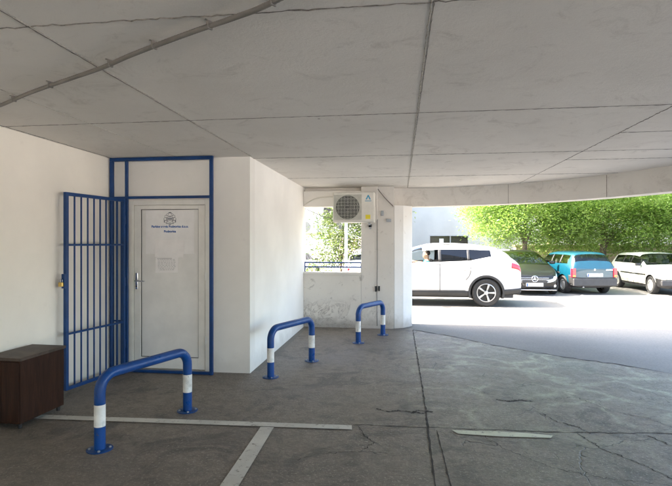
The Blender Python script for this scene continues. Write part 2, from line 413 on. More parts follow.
# garage floor up to the irregular expansion joint
def jag(pts, step, amp, seed):
    rnd = random.Random(seed); out = []
    for (x0,y0),(x1,y1) in zip(pts, pts[1:]):
        L = math.hypot(x1-x0, y1-y0); n = max(1, int(L/step)); nx, ny = -(y1-y0)/L, (x1-x0)/L
        for k in range(n):
            t = k/n; a = rnd.gauss(0, amp) if (k or out) else 0
            out.append((x0+(x1-x0)*t+nx*a, y0+(y1-y0)*t+ny*a))
    out.append(pts[-1]); return out
edge = jag([(.23,9.04),(.84,8.5),(1.45,7.82),(2.17,7.2),(2.81,6.79),(3.23,6.4),(4.2,5.7),(5.2,4.4),(5.6,2),(5.6,-9)], .09, .012, 3)
sheet('garage_floor', [(-3.6,-9),(-3.6,5.9),(-1.7,5.9),(-1.7,9.2),(.23,9.2)] + edge, .001, 'garage_concrete')
def crack(name, pts, w, step, amp, seed, mat='crack_dark', z=.0035, wvar=.6):
    if name == 'floor_crack': step, amp, w, wvar = step*.45, amp*.6, w*.6, .95
    rnd = random.Random(seed); p = jag(pts, step, amp, seed); m = MB(); vs = []
    for i, (x, y) in enumerate(p):
        a = p[max(i-1,0)]; b = p[min(i+1,len(p)-1)]; dx, dy = b[0]-a[0], b[1]-a[1]; L = math.hypot(dx,dy) or 1
        ww = w*(1+rnd.uniform(-wvar, wvar)); ww = max(.002, ww)/2
        if i in (0, len(p)-1): ww *= .3
        vs += [(x-dy/L*ww, y+dx/L*ww, z), (x+dy/L*ww, y-dx/L*ww, z)]
    n = len(p); m.add(vs, [(2*i, 2*i+1, 2*i+3, 2*i+2) for i in range(n-1)])
    o = m.build(name, mat, recalc=False); o['kind'] = 'structure'; return o
crack('floor_joint', edge[:90], .022, .05, .004, 5, z=.0045, wvar=.9)
crack('floor_joint', [(.23,9.04),(.235,7),(.24,5.19),(.225,3.2),(.22,1)], .014, .06, .002, 6)
crack('floor_joint', [(.305,4.22),(.325,3.2),(.33,1)], .011, .06, .002, 7)
crack('floor_joint', [(-.4,4.25),(.22,4.27),(1.3,4.30),(2.3,4.40),(3.6,4.5)], .010, .05, .006, 8)
crack('floor_crack', [(.25,4.62),(.0,4.66),(-.12,4.62),(-.22,4.70)], .03, .03, .012, 9)
crack('floor_crack', [(.3,4.66),(.16,4.70),(.10,4.60)], .035, .02, .012, 19)
crack('floor_crack', [(1.45,4.30),(1.52,4.0),(1.70,3.75),(1.82,3.5),(1.75,3.25),(1.9,2.9)], .012, .04, .012, 10)
crack('floor_crack', [(2.0,4.32),(2.12,4.05),(2.18,3.8),(2.05,3.6),(2.3,3.4)], .016, .04, .014, 11)
crack('floor_crack', [(.62,4.28),(.78,3.9),(1.05,3.62),(1.35,3.5),(1.75,3.45)], .007, .04, .012, 12)
crack('floor_crack', [(1.3,4.75),(1.36,4.55),(1.5,4.45),(1.55,4.3)], .014, .03, .012, 13)
crack('floor_crack', [(1.78,5.3),(1.95,4.9),(2.2,4.75),(2.35,4.4)], .008, .04, .014, 14)
crack('floor_crack', [(.7,5.6),(.9,5.3),(1.2,5.15),(1.5,5.2),(1.78,5.3)], .006, .04, .015, 15)
crack('floor_crack', [(-.35,4.22),(-.28,4.0),(-.20,3.9),(-.3,3.7)], .010, .03, .010, 16)
crack('floor_crack', [(-.75,3.5),(-.62,3.62),(-.5,3.66),(-.3,3.72),(-.05,3.7)], .006, .04, .01, 17)
crack('floor_crack', [(.95,5.12),(1.08,5.08),(1.2,5.13),(1.3,5.10)], .035, .02, .008, 18)
# painted bay lines
def line(name, poly, mat): sheet(name, poly, .0075, mat)
line('bay_line', [(-3.52,4.02),(-3.08,4.03),(-1.6,4.085),(-.40,4.13),(-.41,4.225),(-1.6,4.185),(-3.15,4.125),(-3.52,4.115)], 'road_paint')
line('bay_line', [(-1.175,4.09),(-1.06,4.095),(-1.03,3.09),(-1.0,1.2),(-1.12,1.2),(-1.15,3.08)], 'road_paint')
line('bay_line', [(.43,4.225),(.47,4.15),(.8,4.135),(1.2,4.155),(1.23,4.21),(1.05,4.235),(.75,4.245),(.6,4.23)], 'pale_yellow_paint')

# ------------------------------------------------------------------ the building above and around
bld = thing('parking_building', 'pale plastered building whose low slab ceiling and curved edge beam cover the garage', 'building', (0,0,0))
inner = [(-1.79,9.28),(-.71,9.34),(0.2,9.52),(0.6,9.50),(1.0,9.42),(1.45,9.28),(1.9,9.08),(2.27,8.84),(2.6,8.56),(2.88,8.28),(3.12,8.0),(3.40,7.56),(3.64,7.1),(3.82,6.65),(3.95,6.2),(4.05,5.7),(4.1,5.2),(4.14,4.5),(4.15,3),(4.15,-9)]
def offset(poly, d):
    out = []
    for i, (x, y) in enumerate(poly):
        a = poly[max(i-1,0)]; b = poly[min(i+1,len(poly)-1)]; dx, dy = b[0]-a[0], b[1]-a[1]; L = math.hypot(dx,dy)
        out.append((x - dy/L*d, y + dx/L*d))
    return out
outer = offset(inner, .28)
m = MB(); m.prism([(-3.55,-9),(-3.55,9.28)] + inner, CEIL, CEIL+.02); m.build('ceiling', 'ceiling_paint', bld)
# beam: quads along the curve
m = MB()
n = len(inner)
vs = []
for (a, b) in zip(inner, outer): vs += [(a[0],a[1],2.265),(b[0],b[1],2.265),(b[0],b[1],2.9),(a[0],a[1],2.9)]
m.add(vs, [(4*i+k, 4*(i+1)+k, 4*(i+1)+(k+1)%4, 4*i+(k+1)%4) for i in range(n-1) for k in range(4)] + [(0,1,2,3), tuple(4*(n-1)+k for k in (3,2,1,0))])
beam = m.build('edge_beam', 'ceiling_paint', bld, smooth='auto')
# beam joints + beam foot drip edge
for i in (6, 10, 13):
    a = Vector((*inner[i], 0)); b = Vector((*inner[i+1], 0)); t = (b-a).normalized(); nn = Vector((t.y, -t.x, 0))
    MB().box((-.0025,-.004,2.268),(.0025,.002,2.606), Matrix.Translation(a+nn*.001) @ Matrix.Rotation(atan2(t.y,t.x),4,'Z')).build('beam_joint', 'caulk_dark', bld)
# upper storeys
up_poly = [(-13,-9.4),(-13,9.45)] + [(x,y) for x,y in offset(inner,.30)][:-1] + [(4.45,-9.4)]
m = MB(); m.prism(up_poly, 2.9, 5.4); m.build('upper_storeys', 'far_render', bld)
m = MB(); m.box((-3.75,-9.2,0),(-3.53,5.77,2.9)); m.build('side_wall', 'cream_plaster', bld, label='cream plastered wall behind the open barred gate')
# room front wall with door opening
m = MB()
m.box((-3.53,5.77,0),(-3.335,5.97,2.9)); m.box((-2.275,5.77,0),(-1.79,5.97,2.9)); m.box((-3.335,5.77,2.105),(-2.275,5.97,2.9))
m.build('room_front_wall', 'grey_plaster', bld)
m = MB(); m.box((-2.0,5.972,0),(-1.79,9.30,2.9)); m.build('room_side_wall', 'white_plaster', bld, label='bright white wall running back towards the parapet')
m = MB(); m.box((-1.815,5.7695,0),(-1.7895,5.9,2.6)); 
m = MB(); m.box((-3.6,6.6,0),(-2.0,6.7,2.9)); m.build('inner_room_wall', 'grey_plaster', bld)
m = MB(); m.box((-13,-9.4,0),(-3.75,-9.2,2.9)); m.build('back_wall', 'grey_plaster', bld)
for x in (-.3, 3.6): MB().box((x,-8.8,0),(x+.4,-8.4,2.608)).build('rear_pillar', 'pillar_plaster', bld, bevel=.01)
m = MB(); m.box((-13,9.1,0),(-2.002,9.4,2.9)); m.build('outer_wall', 'far_render', bld)
m = MB(); m.box((-1.788,9.1,0),(-.712,9.28,.985)); m.box((-1.788,9.07,.985),(-.712,9.31,1.028))
m.build('parapet', 'parapet_plaster', bld, bevel=.006, label='low stained parapet wall with flaking paint under the window gap')
m = MB(); m.box((-1.788,9.1,2.245),(-.712,9.275,2.535)); m.build('lintel', 'grey_plaster', bld, bevel=.004)
m = MB(); m.tube(bez([(-1.785,9.09,2.26),(-1.70,9.09,2.33),(-1.58,9.09,2.39),(-1.42,9.09,2.42),(-1.15,9.09,2.42)],8), .010, 6); m.build('lintel_moulding', 'ac_casing', bld, smooth=True)
m = MB(); m.prism([(-.71,9.102),(-.415,9.102),(-.415,9.115),(-.11,9.115),(-.11,9.5),(-.71,9.5)], 0, 2.609); m.build('pillar', 'pillar_plaster', bld, bevel=.006)
m = MB(); m.prism([(-.108,9.116),(.06,9.20),(.225,9.40),(.225,9.78),(-.108,9.78)], 0, 2.263); m.build('corner_pillar', 'chipped_plaster', bld, bevel=.01, label='bright chipped pillar face beside the white car')
MB().box((-.71,9.085,0),(-.12,9.10,.05)).build('skirting', 'chipped_plaster', bld, bevel=.004)
# ceiling joints
def cjoint(x0,y0,x1,y1,w,mat,seed,amp=.003):
    rnd = random.Random(seed); L = math.hypot(x1-x0,y1-y0); k = int(L/.03); m = MB(); vs = []
    dx, dy = (x1-x0)/L, (y1-y0)/L
    for i in range(k+1):
        t = i/k; a = rnd.gauss(0, amp); ww = w*(.8+.2*rnd.random()) if mat == 'caulk' else w*(.35+.65*rnd.random()**2); zz = CEIL - .001 - (.0015 if mat == 'caulk' else .003)*rnd.random()
        if mat == 'caulk': zz -= .0008
        x, y = x0+(x1-x0)*t - dy*a, y0+(y1-y0)*t + dx*a
        vs += [(x-dy*ww, y+dx*ww, CEIL+.002), (x, y, zz-.001), (x+dy*ww, y-dx*ww, CEIL+.002)]
    m.add(vs, [f for i in range(k) for f in ((3*i,3*i+3,3*i+4,3*i+1),(3*i+1,3*i+4,3*i+5,3*i+2))])
    m.build('ceiling_joint', mat, bld, recalc=False)
for y in (2.17, 4.0, 5.9, 7.8): cjoint(-3.53, y, 4.1 if y < 7 else 3.2, y-.0, .006 if y > 3 else .012, 'caulk_dark', int(y*10), .0012 if y > 3 else .004)
for x, ye in ((.135, 9.4), (-1.76, 5.75), (-2.68, 5.75)): cjoint(x-.0, -3, x, ye, .008, 'caulk' , int(x*100)+900, .0012)
cjoint(-1.772, 1.5, -1.772, 5.75, .003, 'caulk_dark', 77, .0008); cjoint(.146, 0, .146, 9.4, .004, 'caulk_dark', 78, .001)
cjoint(2.05, -3, 2.05, 8.9, .008, 'caulk_dark', 55); cjoint(2.05, 4.95, 4.1, 4.95, .006, 'caulk_dark', 56); cjoint(2.05, 6.5, 3.8, 6.5, .006, 'caulk_dark', 57)
cjoint(-3.50, -3, -3.50, 5.75, .012, 'caulk_dark', 58)

# conduit along the ceiling
con = thing('ceiling_conduit', 'grey corrugated conduit curving across the upper left of the ceiling', 'conduit', (-1.7,2.66,CEIL))
cp = [(-3.50,3.60),(-2.94,3.31),(-2.48,3.05),(-2.0,2.81),(-1.7,2.66),(-1.41,2.49),(-.99,2.27),(-.74,2.15),(-.53,2.03),(-.1,1.70),(.3,1.3),(.7,.7)]
pts = bez([(x+1.7, y-2.66, -.026) for x, y in cp], 40)
MB().tube(pts, [.012 + .0012*(i % 2) for i in range(len(pts))], 8).build('conduit_tube', 'conduit_grey', con, smooth=True)
for k in (60, 100, 170, 215, 255, 320):
    p = pts[k]; t = (pts[k+1]-p).normalized(); M = Matrix.Translation(p) @ Matrix.Rotation(atan2(t.y,t.x),4,'Z')
    mm = MB(); mm.box((-.005,-.016,-.015),(.005,.016,.025),M).box((-.005,-.028,.021),(.005,.028,.025),M); mm.build('clamp', 'conduit_grey', con, bevel=.002)

# ------------------------------------------------------------------ service door
door = thing('service_door', 'white plastic panel door with papers taped on it behind the blue frame', 'door', (-2.805,5.76,0))
def dbox(name, bx, mat, par=door, bev=.003, lab=None):
    mm = MB()
    for a, b in bx: mm.box(a, b)
    return mm.build(name, mat, par, bevel=bev, label=lab)
# local: x from -.525 to .525
dbox('door_frame', [((-.525,-.012,.0),(-.462,.07,2.10)), ((.462,-.012,.0),(.525,.07,2.10)), ((-.462,-.012,2.037),(.462,.07,2.10))], 'upvc')
dbox('threshold', [((-.462,-.02,0),(.462,.08,.022))], 'steel')
lf = dbox('door_leaf', [((-.456,-.004,.028),(-.372,.055,2.032)), ((.372,-.004,.028),(.456,.055,2.032)), ((-.372,-.004,1.985),(.372,.055,2.032)), ((-.372,-.004,.028),(.372,.055,.165))], 'upvc')
dbox('door_panel', [((-.366,.012,.171),(.366,.04,1.979))], 'upvc_panel', lf)
dbox('panel_seal', [((-.372,.006,.165),(-.366,.05,1.985)), ((.366,.006,.165),(.372,.05,1.985)), ((-.366,.006,1.979),(.366,.05,1.985)), ((-.366,.006,.165),(.366,.05,.171))], 'seal_rubber', lf, 0)
mm = MB(); mm.box((-.44,-.012,1.0),(-.408,-.004,1.2)); 
hd = mm.build('door_handle', 'chrome', lf, bevel=.003)
mm = MB(); mm.tube([(-.424,-.012,1.105),(-.424,-.05,1.105)], .009, 10); mm.tube(bez([(-.424,-.05,1.105),(-.40,-.055,1.105),(-.30,-.05,1.10)],5), .009, 10); mm.build('lever', 'chrome', hd, smooth=True)
mm = MB(); mm.lathe([(.009,0),(.009,.006)],16,Matrix.Translation((-.424,-.012,1.035)) @ rot_to((0,-1,0))); mm.build('keyhole', 'black_plastic', hd)
for z in (.35, 1.12, 1.80):
    mm = MB(); mm.tube([(.468,-.022,z),(.468,-.022,z+.09)], .011, 10); mm.build('hinge', 'upvc', door, smooth='auto')
# texts
def text_mesh(name, txt, size, mat, parent, loc, align='CENTER', ext=.0006, rot=(R(90),0,0), bold=0):
    cu = bpy.data.curves.new(name, 'FONT'); cu.body = txt; cu.size = size; cu.align_x = align; cu.extrude = ext; cu.offset = bold
    o = bpy.data.objects.new(name, cu); C.objects.link(o)
    me = evaluated_mesh(o, name); bpy.data.objects.remove(o)
    me.materials.clear(); me.materials.append(MATS[mat])
    o = bpy.data.objects.new(name, me); C.objects.link(o); o.location = loc; o.rotation_euler = rot
    if parent: o.parent = parent
    return o
def paper(name, label, x0, z0, x1, z1, y, mat, curl=.004, tilt=0, group=None):
    """a sheet with real thickness, slightly bowed; origin at its lower centre"""
    cx = (x0+x1)/2; w = x1-x0; h = z1-z0; nx, nz = 8, 8
    m = MB(); vs = []
    for s in (0, 1):
        for j in range(nz+1):
            for i in range(nx+1):
                u, v = i/nx, j/nz
                vs.append(((u-.5)*w, -.001 - s*.0008 - curl*(abs(2*u-1)**3)*(1-v)**2, v*h))
    K = (nx+1)*(nz+1); fs = []
    for j in range(nz):
        for i in range(nx):
            a = j*(nx+1)+i; fs += [(a,a+1,a+nx+2,a+nx+1), (K+a+nx+1,K+a+nx+2,K+a+1,K+a)]
    rim = [i for i in range(nx+1)] + [j*(nx+1)+nx for j in range(1,nz+1)] + [nz*(nx+1)+i for i in range(nx-1,-1,-1)] + [j*(nx+1) for j in range(nz-1,0,-1)]
    for a, b in zip(rim, rim[1:]+rim[:1]): fs.append((a, b, K+b, K+a))
    m.add(vs, fs)
    t = thing(name, label, 'notice', (cx, y, z0), 0, group); t.rotation_euler = (0, tilt, 0)
    m.build('sheet', mat, t, smooth='auto'); return t, w, h
ps, w, h = paper('door_sign', 'large white office sheet with grey crest and blue lettering, on the white door', -3.115, 1.435, -2.49, 2.005-.03, 5.770, 'paper', .0015)
text_mesh('lettering', 'Parking servis Podgorica d.o.o.', .0385, 'ink_blue', ps, (0,-.0035,.325), bold=.0012)
text_mesh('lettering', 'Podgorica', .0385, 'ink_blue', ps, (0,-.0035,.265), bold=.0012)
# crest: crown, supporters, shield and scroll in grey line work
m = MB()
def ring(cx, cz, r, t, n=20, a0=0, a1=2*pi, y=-.003):
    vs = []
    for k in range(n+1):
        a = a0+(a1-a0)*k/n
        vs += [(cx+cos(a)*(r-t/2), y, cz+sin(a)*(r-t/2)), (cx+cos(a)*(r+t/2), y, cz+sin(a)*(r+t/2))]
    m.add(vs, [(2*k,2*k+2,2*k+3,2*k+1) for k in range(n)])
cz = .432
for dx, dz, r in ((-.05,.03,.016),(.05,.03,.016),(-.062,-.002,.017),(.062,-.002,.017),(-.052,-.035,.015),(.052,-.035,.015),(-.03,.052,.012),(.03,.052,.012)): ring(dx, cz+dz, r, .004)
ring(0, cz+.06, .018, .009, 14, .3, pi-.3); ring(0, cz-.01, .034, .004, 24, pi*1.0, pi*2.0)
for z, wd, th in ((.018,.068,.004),(.030,.046,.009),(.0,.062,.014),(-.018,.05,.006),(.072,.045,.005),(-.058,.10,.007),(-.07,.03,.007)):
    m.add([(-wd/2,-.003,cz+z-th/2),(wd/2,-.003,cz+z-th/2),(wd/2,-.003,cz+z+th/2),(-wd/2,-.003,cz+z+th/2)], [(0,1,2,3)])
for sx in (-1, 1):
    for z0, z1, x0, x1 in ((-.05,.02,.034,.040),(-.045,-.01,.07,.078)):
        m.add([(sx*x0,-.003,cz+z0),(sx*x1,-.003,cz+z0),(sx*x1,-.003,cz+z1),(sx*x0,-.003,cz+z1)], [(0,1,2,3)])
m.build('crest', 'ink_grey', ps, recalc=False)
pn, w, h = paper('upper_notice', 'blank white paper taped over the lower middle of the large door sheet', -2.99, 1.395, -2.62, 1.605, 5.762, 'paper_white', .012, .02)
pl, w, h = paper('lower_notice', 'lower small notice with faint typed lines, taped below the blank paper', -2.985, 1.205, -2.69, 1.392, 5.766, 'paper_white', .008, -.02)
m = MB(); rnd = random.Random(4)
for k in range(8):
    z = .16-.018*k; x = -w/2+.03; 
    while x < w/2-.05:
        l = rnd.uniform(.012,.035); m.add([(x,-.0035,z),(x+l,-.0035,z),(x+l,-.0035,z+.005),(x,-.0035,z+.005)], [(0,1,2,3)]); x += l+.008
    if k in (0,): m.add([(-w/2+.02,-.0035,z+.012),(w/2-.08,-.0035,z+.012),(w/2-.08,-.0035,z+.018),(-w/2+.02,-.0035,z+.018)], [(0,1,2,3)])
m.build('typed_lines', 'ink_faint', pl, recalc=False)

# ------------------------------------------------------------------ blue barred gate
gate = thing('barred_gate', 'blue steel security frame round the door with its barred leaf swung open', 'gate', (-3.30,5.65,0))
ff = MB()
X0, X1, XH = -3.492+3.30, -2.225+3.30, 0.0
def sq(mb, a, b, w):  # square tube from a to b axis-aligned
    a = Vector(a); b = Vector(b); lo = Vector(map(min, a, b)); hi = Vector(map(max, a, b)); mb.box(lo-Vector((w,w,w)), hi+Vector((w,w,w)))
ff.box((X0-.02,-.02,0),(X0+.02,.02,2.565)); ff.box((X1-.02,-.02,0),(X1+.02,.02,2.565)); ff.box((-.016,-.017,0),(.016,.017,2.565))
ff.box((X0-.02,-.02,2.566),(X1+.02,.02,2.606)); ff.box((.017,-.016,2.105),(X1-.021,.016,2.137)); ff.box((X0+.021,-.014,2.107),(-.017,.014,2.135)); ff.box((.017,-.018,.004),(X1-.021,.018,.036)); ff.box((X0+.021,-.018,.004),(-.017,.018,.036))
ff.build('fixed_frame', 'blue_enamel', gate, bevel=.003)
for x in (-.13,-.07): MB().box((x-.007,-.007,.037),(x+.007,.007,2.106)).build('bar', 'blue_enamel', gate, bevel=.001)
MB().box((X0+.021,-.009,1.54),(-.017,.009,1.56)).build('cross_rail', 'blue_enamel', gate); MB().box((X0+.021,-.009,.61),(-.017,.009,.63)).build('cross_rail', 'blue_enamel', gate)
ang = atan2(-.90, -.145); L = .915
leafo = bpy.data.objects.new('gate_leaf', bpy.data.meshes.new('gate_leaf'))
mm = MB(); mm.box((.022,-.018,.035),(.052,.018,2.10)); mm.box((L-.038,-.018,.035),(L,.018,2.10)); mm.box((.053,-.017,2.065),(L-.039,.017,2.10)); mm.box((.053,-.017,.035),(L-.039,.017,.07))
for z in (.62, 1.55): mm.box((.053,-.010,z-.011),(L-.039,.010,z+.011))
lo = mm.build('gate_leaf', 'blue_enamel', gate, bevel=.003); lo.location = (0,-.022,0); lo.rotation_euler = (0,0,ang)
for k in range(8):
    x = .052 + (L-.09)*(k+1)/9
    MB().box((x-.0065,-.0068,.0705),(x+.0065,.0068,2.0645)).build('bar', 'blue_enamel', lo, bevel=.001)
MB().box((L+.001,-.02,1.10),(L+.022,.02,1.25)).box((L+.022,-.004,1.14),(L+.045,.004,1.20)).build('lock_box', 'blue_enamel', lo, bevel=.003)
for z in (.3, 1.05, 1.8): MB().tube([(.012,.0,z),(.012,.0,z+.1)], .012, 10).build('hinge', 'blue_enamel', lo, smooth='auto')
fe = Vector((-3.30 + cos(ang)*(L+.035), 5.628 + sin(ang)*(L+.035), 1.165))
pad = thing('padlock', 'small brass padlock hanging from the free edge of the open gate', 'padlock', fe)
MB().box((-.034,-.012,-.045),(.014,.012,.0)).build('padlock_body', 'brass', pad, bevel=.005)
MB().tube([(-.025,0,-.005)]+[( -.010+.015*cos(a), 0, .018+.015*sin(a)) for a in [pi-k*pi/8 for k in range(9)]]+[(.005,0,-.005)], .004, 8).build('shackle', 'steel', pad, smooth=True)

# ------------------------------------------------------------------ hoop barriers
def hoop(p0, p1, label, H=.60, r=.041):
    a = Vector((*p0, 0)); b = Vector((*p1, 0)); ctr = (a+b)/2; Lh = (b-a).length/2
    t = thing('hoop_barrier', label, 'barrier', ctr, atan2(b.y-a.y, b.x-a.x), 'blue and white hoop barriers')
    def leg(x): return [(x,0,.006),(x,0,.165)]
    R0 = .13; top = H-r
    arc = [(-Lh+R0-R0*cos(k*pi/2/8), 0, top-R0+R0*sin(k*pi/2/8)) for k in range(9)]
    pts = [(-Lh,0,.345)] + arc + [(-x,0,z) for x,y,z in arc[::-1]] + [(Lh,0,.345)]
    MB().tube(pts, r, 20).build('hoop_tube', 'blue_paint', t, smooth='auto')
    for s in (-1, 1):
        MB().tube([(s*Lh,0,.007),(s*Lh,0,.1795)], r, 20).build('leg', 'blue_paint', t, smooth='auto')
        MB().tube([(s*Lh,0,.18),(s*Lh,0,.3445)], r+.0005, 20).build('white_band', 'band_white', t, smooth='auto')
        pl_ = MB().lathe([(.095,.0015),(.095,.0075),(.09,.009)], 24, Matrix.Translation((s*Lh,0,0)) ).build('base_plate', 'blue_enamel', t, smooth='auto')
        for k in range(4): MB().lathe([(.010,0),(.010,.008),(.006,.011)], 6, Matrix.Translation((s*Lh+.072*cos(k*pi/2+.78), .072*sin(k*pi/2+.78), .009))).build('anchor_bolt', 'galvanised', pl_)
    return t
hoop((-2.262,3.50), (-1.970,4.41), 'nearest and largest blue and white hoop barrier, in front of the white door', .605)
hoop((-1.50,5.64), (-1.165,6.49), 'blue and white hoop barrier beside the white wall, second from the front', .605)
hoop((-.65,7.75), (-.29,8.48), 'farthest and smallest blue and white hoop barrier, in front of the pillar', .605)

# ------------------------------------------------------------------ cabinet
cab = thing('wooden_cabinet', 'low dark brown wooden cabinet on short feet against the cream wall', 'cabinet', (-3.16,3.78,0), R(-2))
MB().box((-.345,0,.045),(-.002,.52,.575)).build('carcass', 'dark_veneer', cab, bevel=.003)
MB().box((-.35,-.012,.577),(.010,.535,.602)).build('cabinet_top', 'worn_top', cab, bevel=.003)
MB().box((-.34,-.010,.06),(-.176,-.001,.565)).build('cabinet_door', 'dark_veneer', cab, bevel=.002)
MB().box((-.172,-.010,.06),(-.008,-.001,.565)).build('cabinet_door', 'dark_veneer', cab, bevel=.002)
MB().box((-.34,.522,.22),(-.02,.545,.56)).build('back_panel', 'dark_veneer', cab, bevel=.002)
for x, y in ((-.32,.03),(-.03,.03),(-.32,.48),(-.03,.48)): MB().lathe([(.014,.002),(.018,.044)],12,Matrix.Translation((x,y,0))).build('foot', 'black_plastic', cab)

# ------------------------------------------------------------------ air conditioner
ac = thing('air_conditioner', 'beige outdoor air conditioner unit on brackets in the window gap', 'air conditioner', (-.82,8.75,1.925))
aw = .37
MB().box((-aw,.012,.012),(aw,.30,.548)).build('casing', 'ac_casing', ac, bevel=.012)
mm = MB(); mm.box((-aw+.012,0,.02),(-.35,.013,.54)).box((.145,0,.02),(aw-.01,.013,.54)).box((-.35,0,.505),(.145,.013,.54)).box((-.35,0,.02),(.145,.013,.055)); mm.build('front_panel', 'ac_casing', ac, bevel=.003)
mm = MB(); mm.box((-.349,.003,.056),(.144,.008,.504)); mm.build('fan_recess', 'ac_grille', ac)
MB().lathe([(.214,.0),(.214,.003)],40,Matrix.Translation((-.103,.0029,.28)) @ rot_to((0,-1,0))).build('fan_opening', 'ac_hole', ac)
g = MB(); cxg, czg = -.103, .28
for k in range(13): r = .03+k*.0165; g.tube([(cxg+r*cos(a), -.004, czg+r*sin(a)) for a in [2*pi*i/36 for i in range(37)]], .0016, 4, False)
for k in range(9): x = -.33+k*.0575; g.box((x-.002,-.004,.058),(x+.002,-.001,.502))
for k in range(8): z = .08+k*.058; g.box((-.345,-.006,z-.002),(.14,-.003,z+.002))
g.build('fan_grille', 'ac_grille', ac)
fb = MB()
for k in range(3):
    a = k*2*pi/3+.4; M = Matrix.Translation((cxg,-.0008,czg)) @ Matrix.Rotation(a,4,'Y'); fb.box((.03,-.002,-.035),(.195,0,.05),M)
fb.lathe([(.045,0),(.045,.004)],20,Matrix.Translation((cxg,.003,czg)) @ rot_to((0,-1,0))); fb.build('fan', 'dark_trim', ac)
mm = MB(); mm.add([(.215,-.002,.415),(.240,-.002,.415),(.262,-.002,.465),(.284,-.002,.415),(.309,-.002,.415),(.270,-.002,.495),(.254,-.002,.495)], [(0,1,2,6),(2,3,4,5),(2,5,6)])
mm.add([(.205,-.002,.385),(.318,-.002,.385),(.318,-.002,.396),(.205,-.002,.396)], [(0,1,2,3)]); mm.build('logo', 'logo_blue', ac, recalc=False)
MB().box((.215,-.003,.07),(.30,-.0005,.145)).build('warning_label', 'label_yellow', ac)
MB().box((.371,.06,.07),(.378,.25,.30)).build('valve_cover', 'ac_casing', ac, bevel=.003)
for x in (-.28, .28): MB().box((x-.018,-.01,-.03),(x+.018,.345,.0)).box((x-.018,.32,-.10),(x+.018,.345,-.03)).build('bracket', 'galvanised', ac)
# cables and boxes on the pillar
cb = thing('pillar_cable', 'thin black cable running down the pillar below the air conditioner', 'cable', (-.415,9.09,0))
MB().tube(bez([(.01,0,2.0),(.0,0,1.9),(.002,0,1.2),(-.004,0,.6),(.0,0,.03)],6), .005, 6).build('cable_run', 'cable_black', cb, smooth=True)
MB().box((-.04,-.02,.68),(-.008,.0,.78)).build('junction_box', 'black_plastic', cb, bevel=.003); MB().box((.02,-.015,.69),(.05,.02,.78)).build('junction_box', 'black_plastic', cb, bevel=.003)
MB().box((-.155,-.02,1.86),(-.10,.0,1.92)).build('cable_clip', 'black_plastic', cb, bevel=.003)
sb = MB(); sb.tube(bez([(-.40,9.09,2.56),(-.36,9.07,2.50),(-.24,9.09,2.36),(-.12,9.10,2.24)],6), .008, 6)
tag(sb.build('slanting_pipe', 'conduit_grey', smooth=True), 'thin grey pipe slanting down the pillar top beside the air conditioner', 'pipe')
tag(MB().box((-.345,9.07,2.07),(-.30,9.113,2.16)).build('wall_switch', 'galvanised', bevel=.003), 'small upright grey switch plate on the pillar right of the air conditioner', 'switch')
tag(MB().box((-.25,9.075,1.955),(-.16,9.113,2.01)).build('wall_switch', 'galvanised', bevel=.003), 'flat grey plate low on the pillar top, below the upright switch plate', 'switch')
# drip hose in gap
dh = MB(); dh.tube(bez([(-1.78,9.2,2.22),(-1.6,9.2,2.14),(-1.4,9.2,2.06),(-1.2,9.15,2.03)],8), .006, 6)
tag(dh.build('drain_hose', 'conduit_grey', smooth=True), 'thin drain hose slung under the lintel to the air conditioner', 'hose')
# rail on the parapet
rl = thing('parapet_rail', 'two blue pipe rails above the parapet in the window gap', 'railing', (-1.25,9.2,1.028))
for z in (.175, .092): MB().tube([(-.538,0,z),(.538,0,z)], .013, 10).build('rail', 'blue_paint', rl, smooth='auto')
for x in (-.53, .53): MB().tube([(x,0,-.0),(x,0,.186)], .010, 8).build('rail_post', 'blue_paint', rl, smooth='auto')

# ------------------------------------------------------------------ vehicles
def wheel(parent, x, y, r, style, wid=.2, side=-1):
    w = bpy.data.objects.new('wheel', None); C.objects.link(w); w.parent = parent; w.location = (x, y, r)
    M = rot_to((0, side, 0)); h = wid/2
    ri = r*.66 if style != 'steel' else r*.62
    ty = MB().lathe([(ri,-h*.8),(r*.9,-h),(r*.985,-h*.75),(r,-h*.4),(r,h*.4),(r*.985,h*.75),(r*.9,h),(ri*1.02,h*.85),(ri,h*.6),(ri,-h*.6)], 40, M, closed=True).build('tyre', 'tyre_rubber', w, smooth='auto')
    if style == 'alloy':
        m = MB().lathe([(ri,h*.3),(ri,h*.86),(ri*.93,h*.9),(ri*.90,h*.5),(ri*.90,h*.0)], 40, M, closed=True)
        for k in range(5):
            for d in (-.17, .17):
                a = 2*pi*k/5 + d; MM = M @ Matrix.Rotation(a,4,'Z') @ Matrix.Translation((0,0,h*.62)); m.box((ri*.12,-.011,-.012),(ri*.94,.011,.012), MM @ Matrix.Rotation(-d*.6,4,'Z'))
        m.lathe([(ri*.22,h*.4),(ri*.22,h*.72),(ri*.16,h*.78)],20,M)
        m.build('rim', 'rim_silver', w, smooth='auto', bevel=.003)
        MB().lathe([(ri*.92,h*.0),(ri*.92,h*.05)],32,M).build('brake_disc', 'rim_dark', w)
    else:
        m = MB().lathe([(ri*1.0,h*.1),(ri*1.0,h*.8),(ri*.9,h*.86),(ri*.78,h*.84),(ri*.74,h*.60),(ri*.60,h*.60),(ri*.56,h*.80),(ri*.3,h*.86),(ri*.12,h*.8)],32,M); m.build('rim', 'hubcap', w, smooth='auto')
    return w

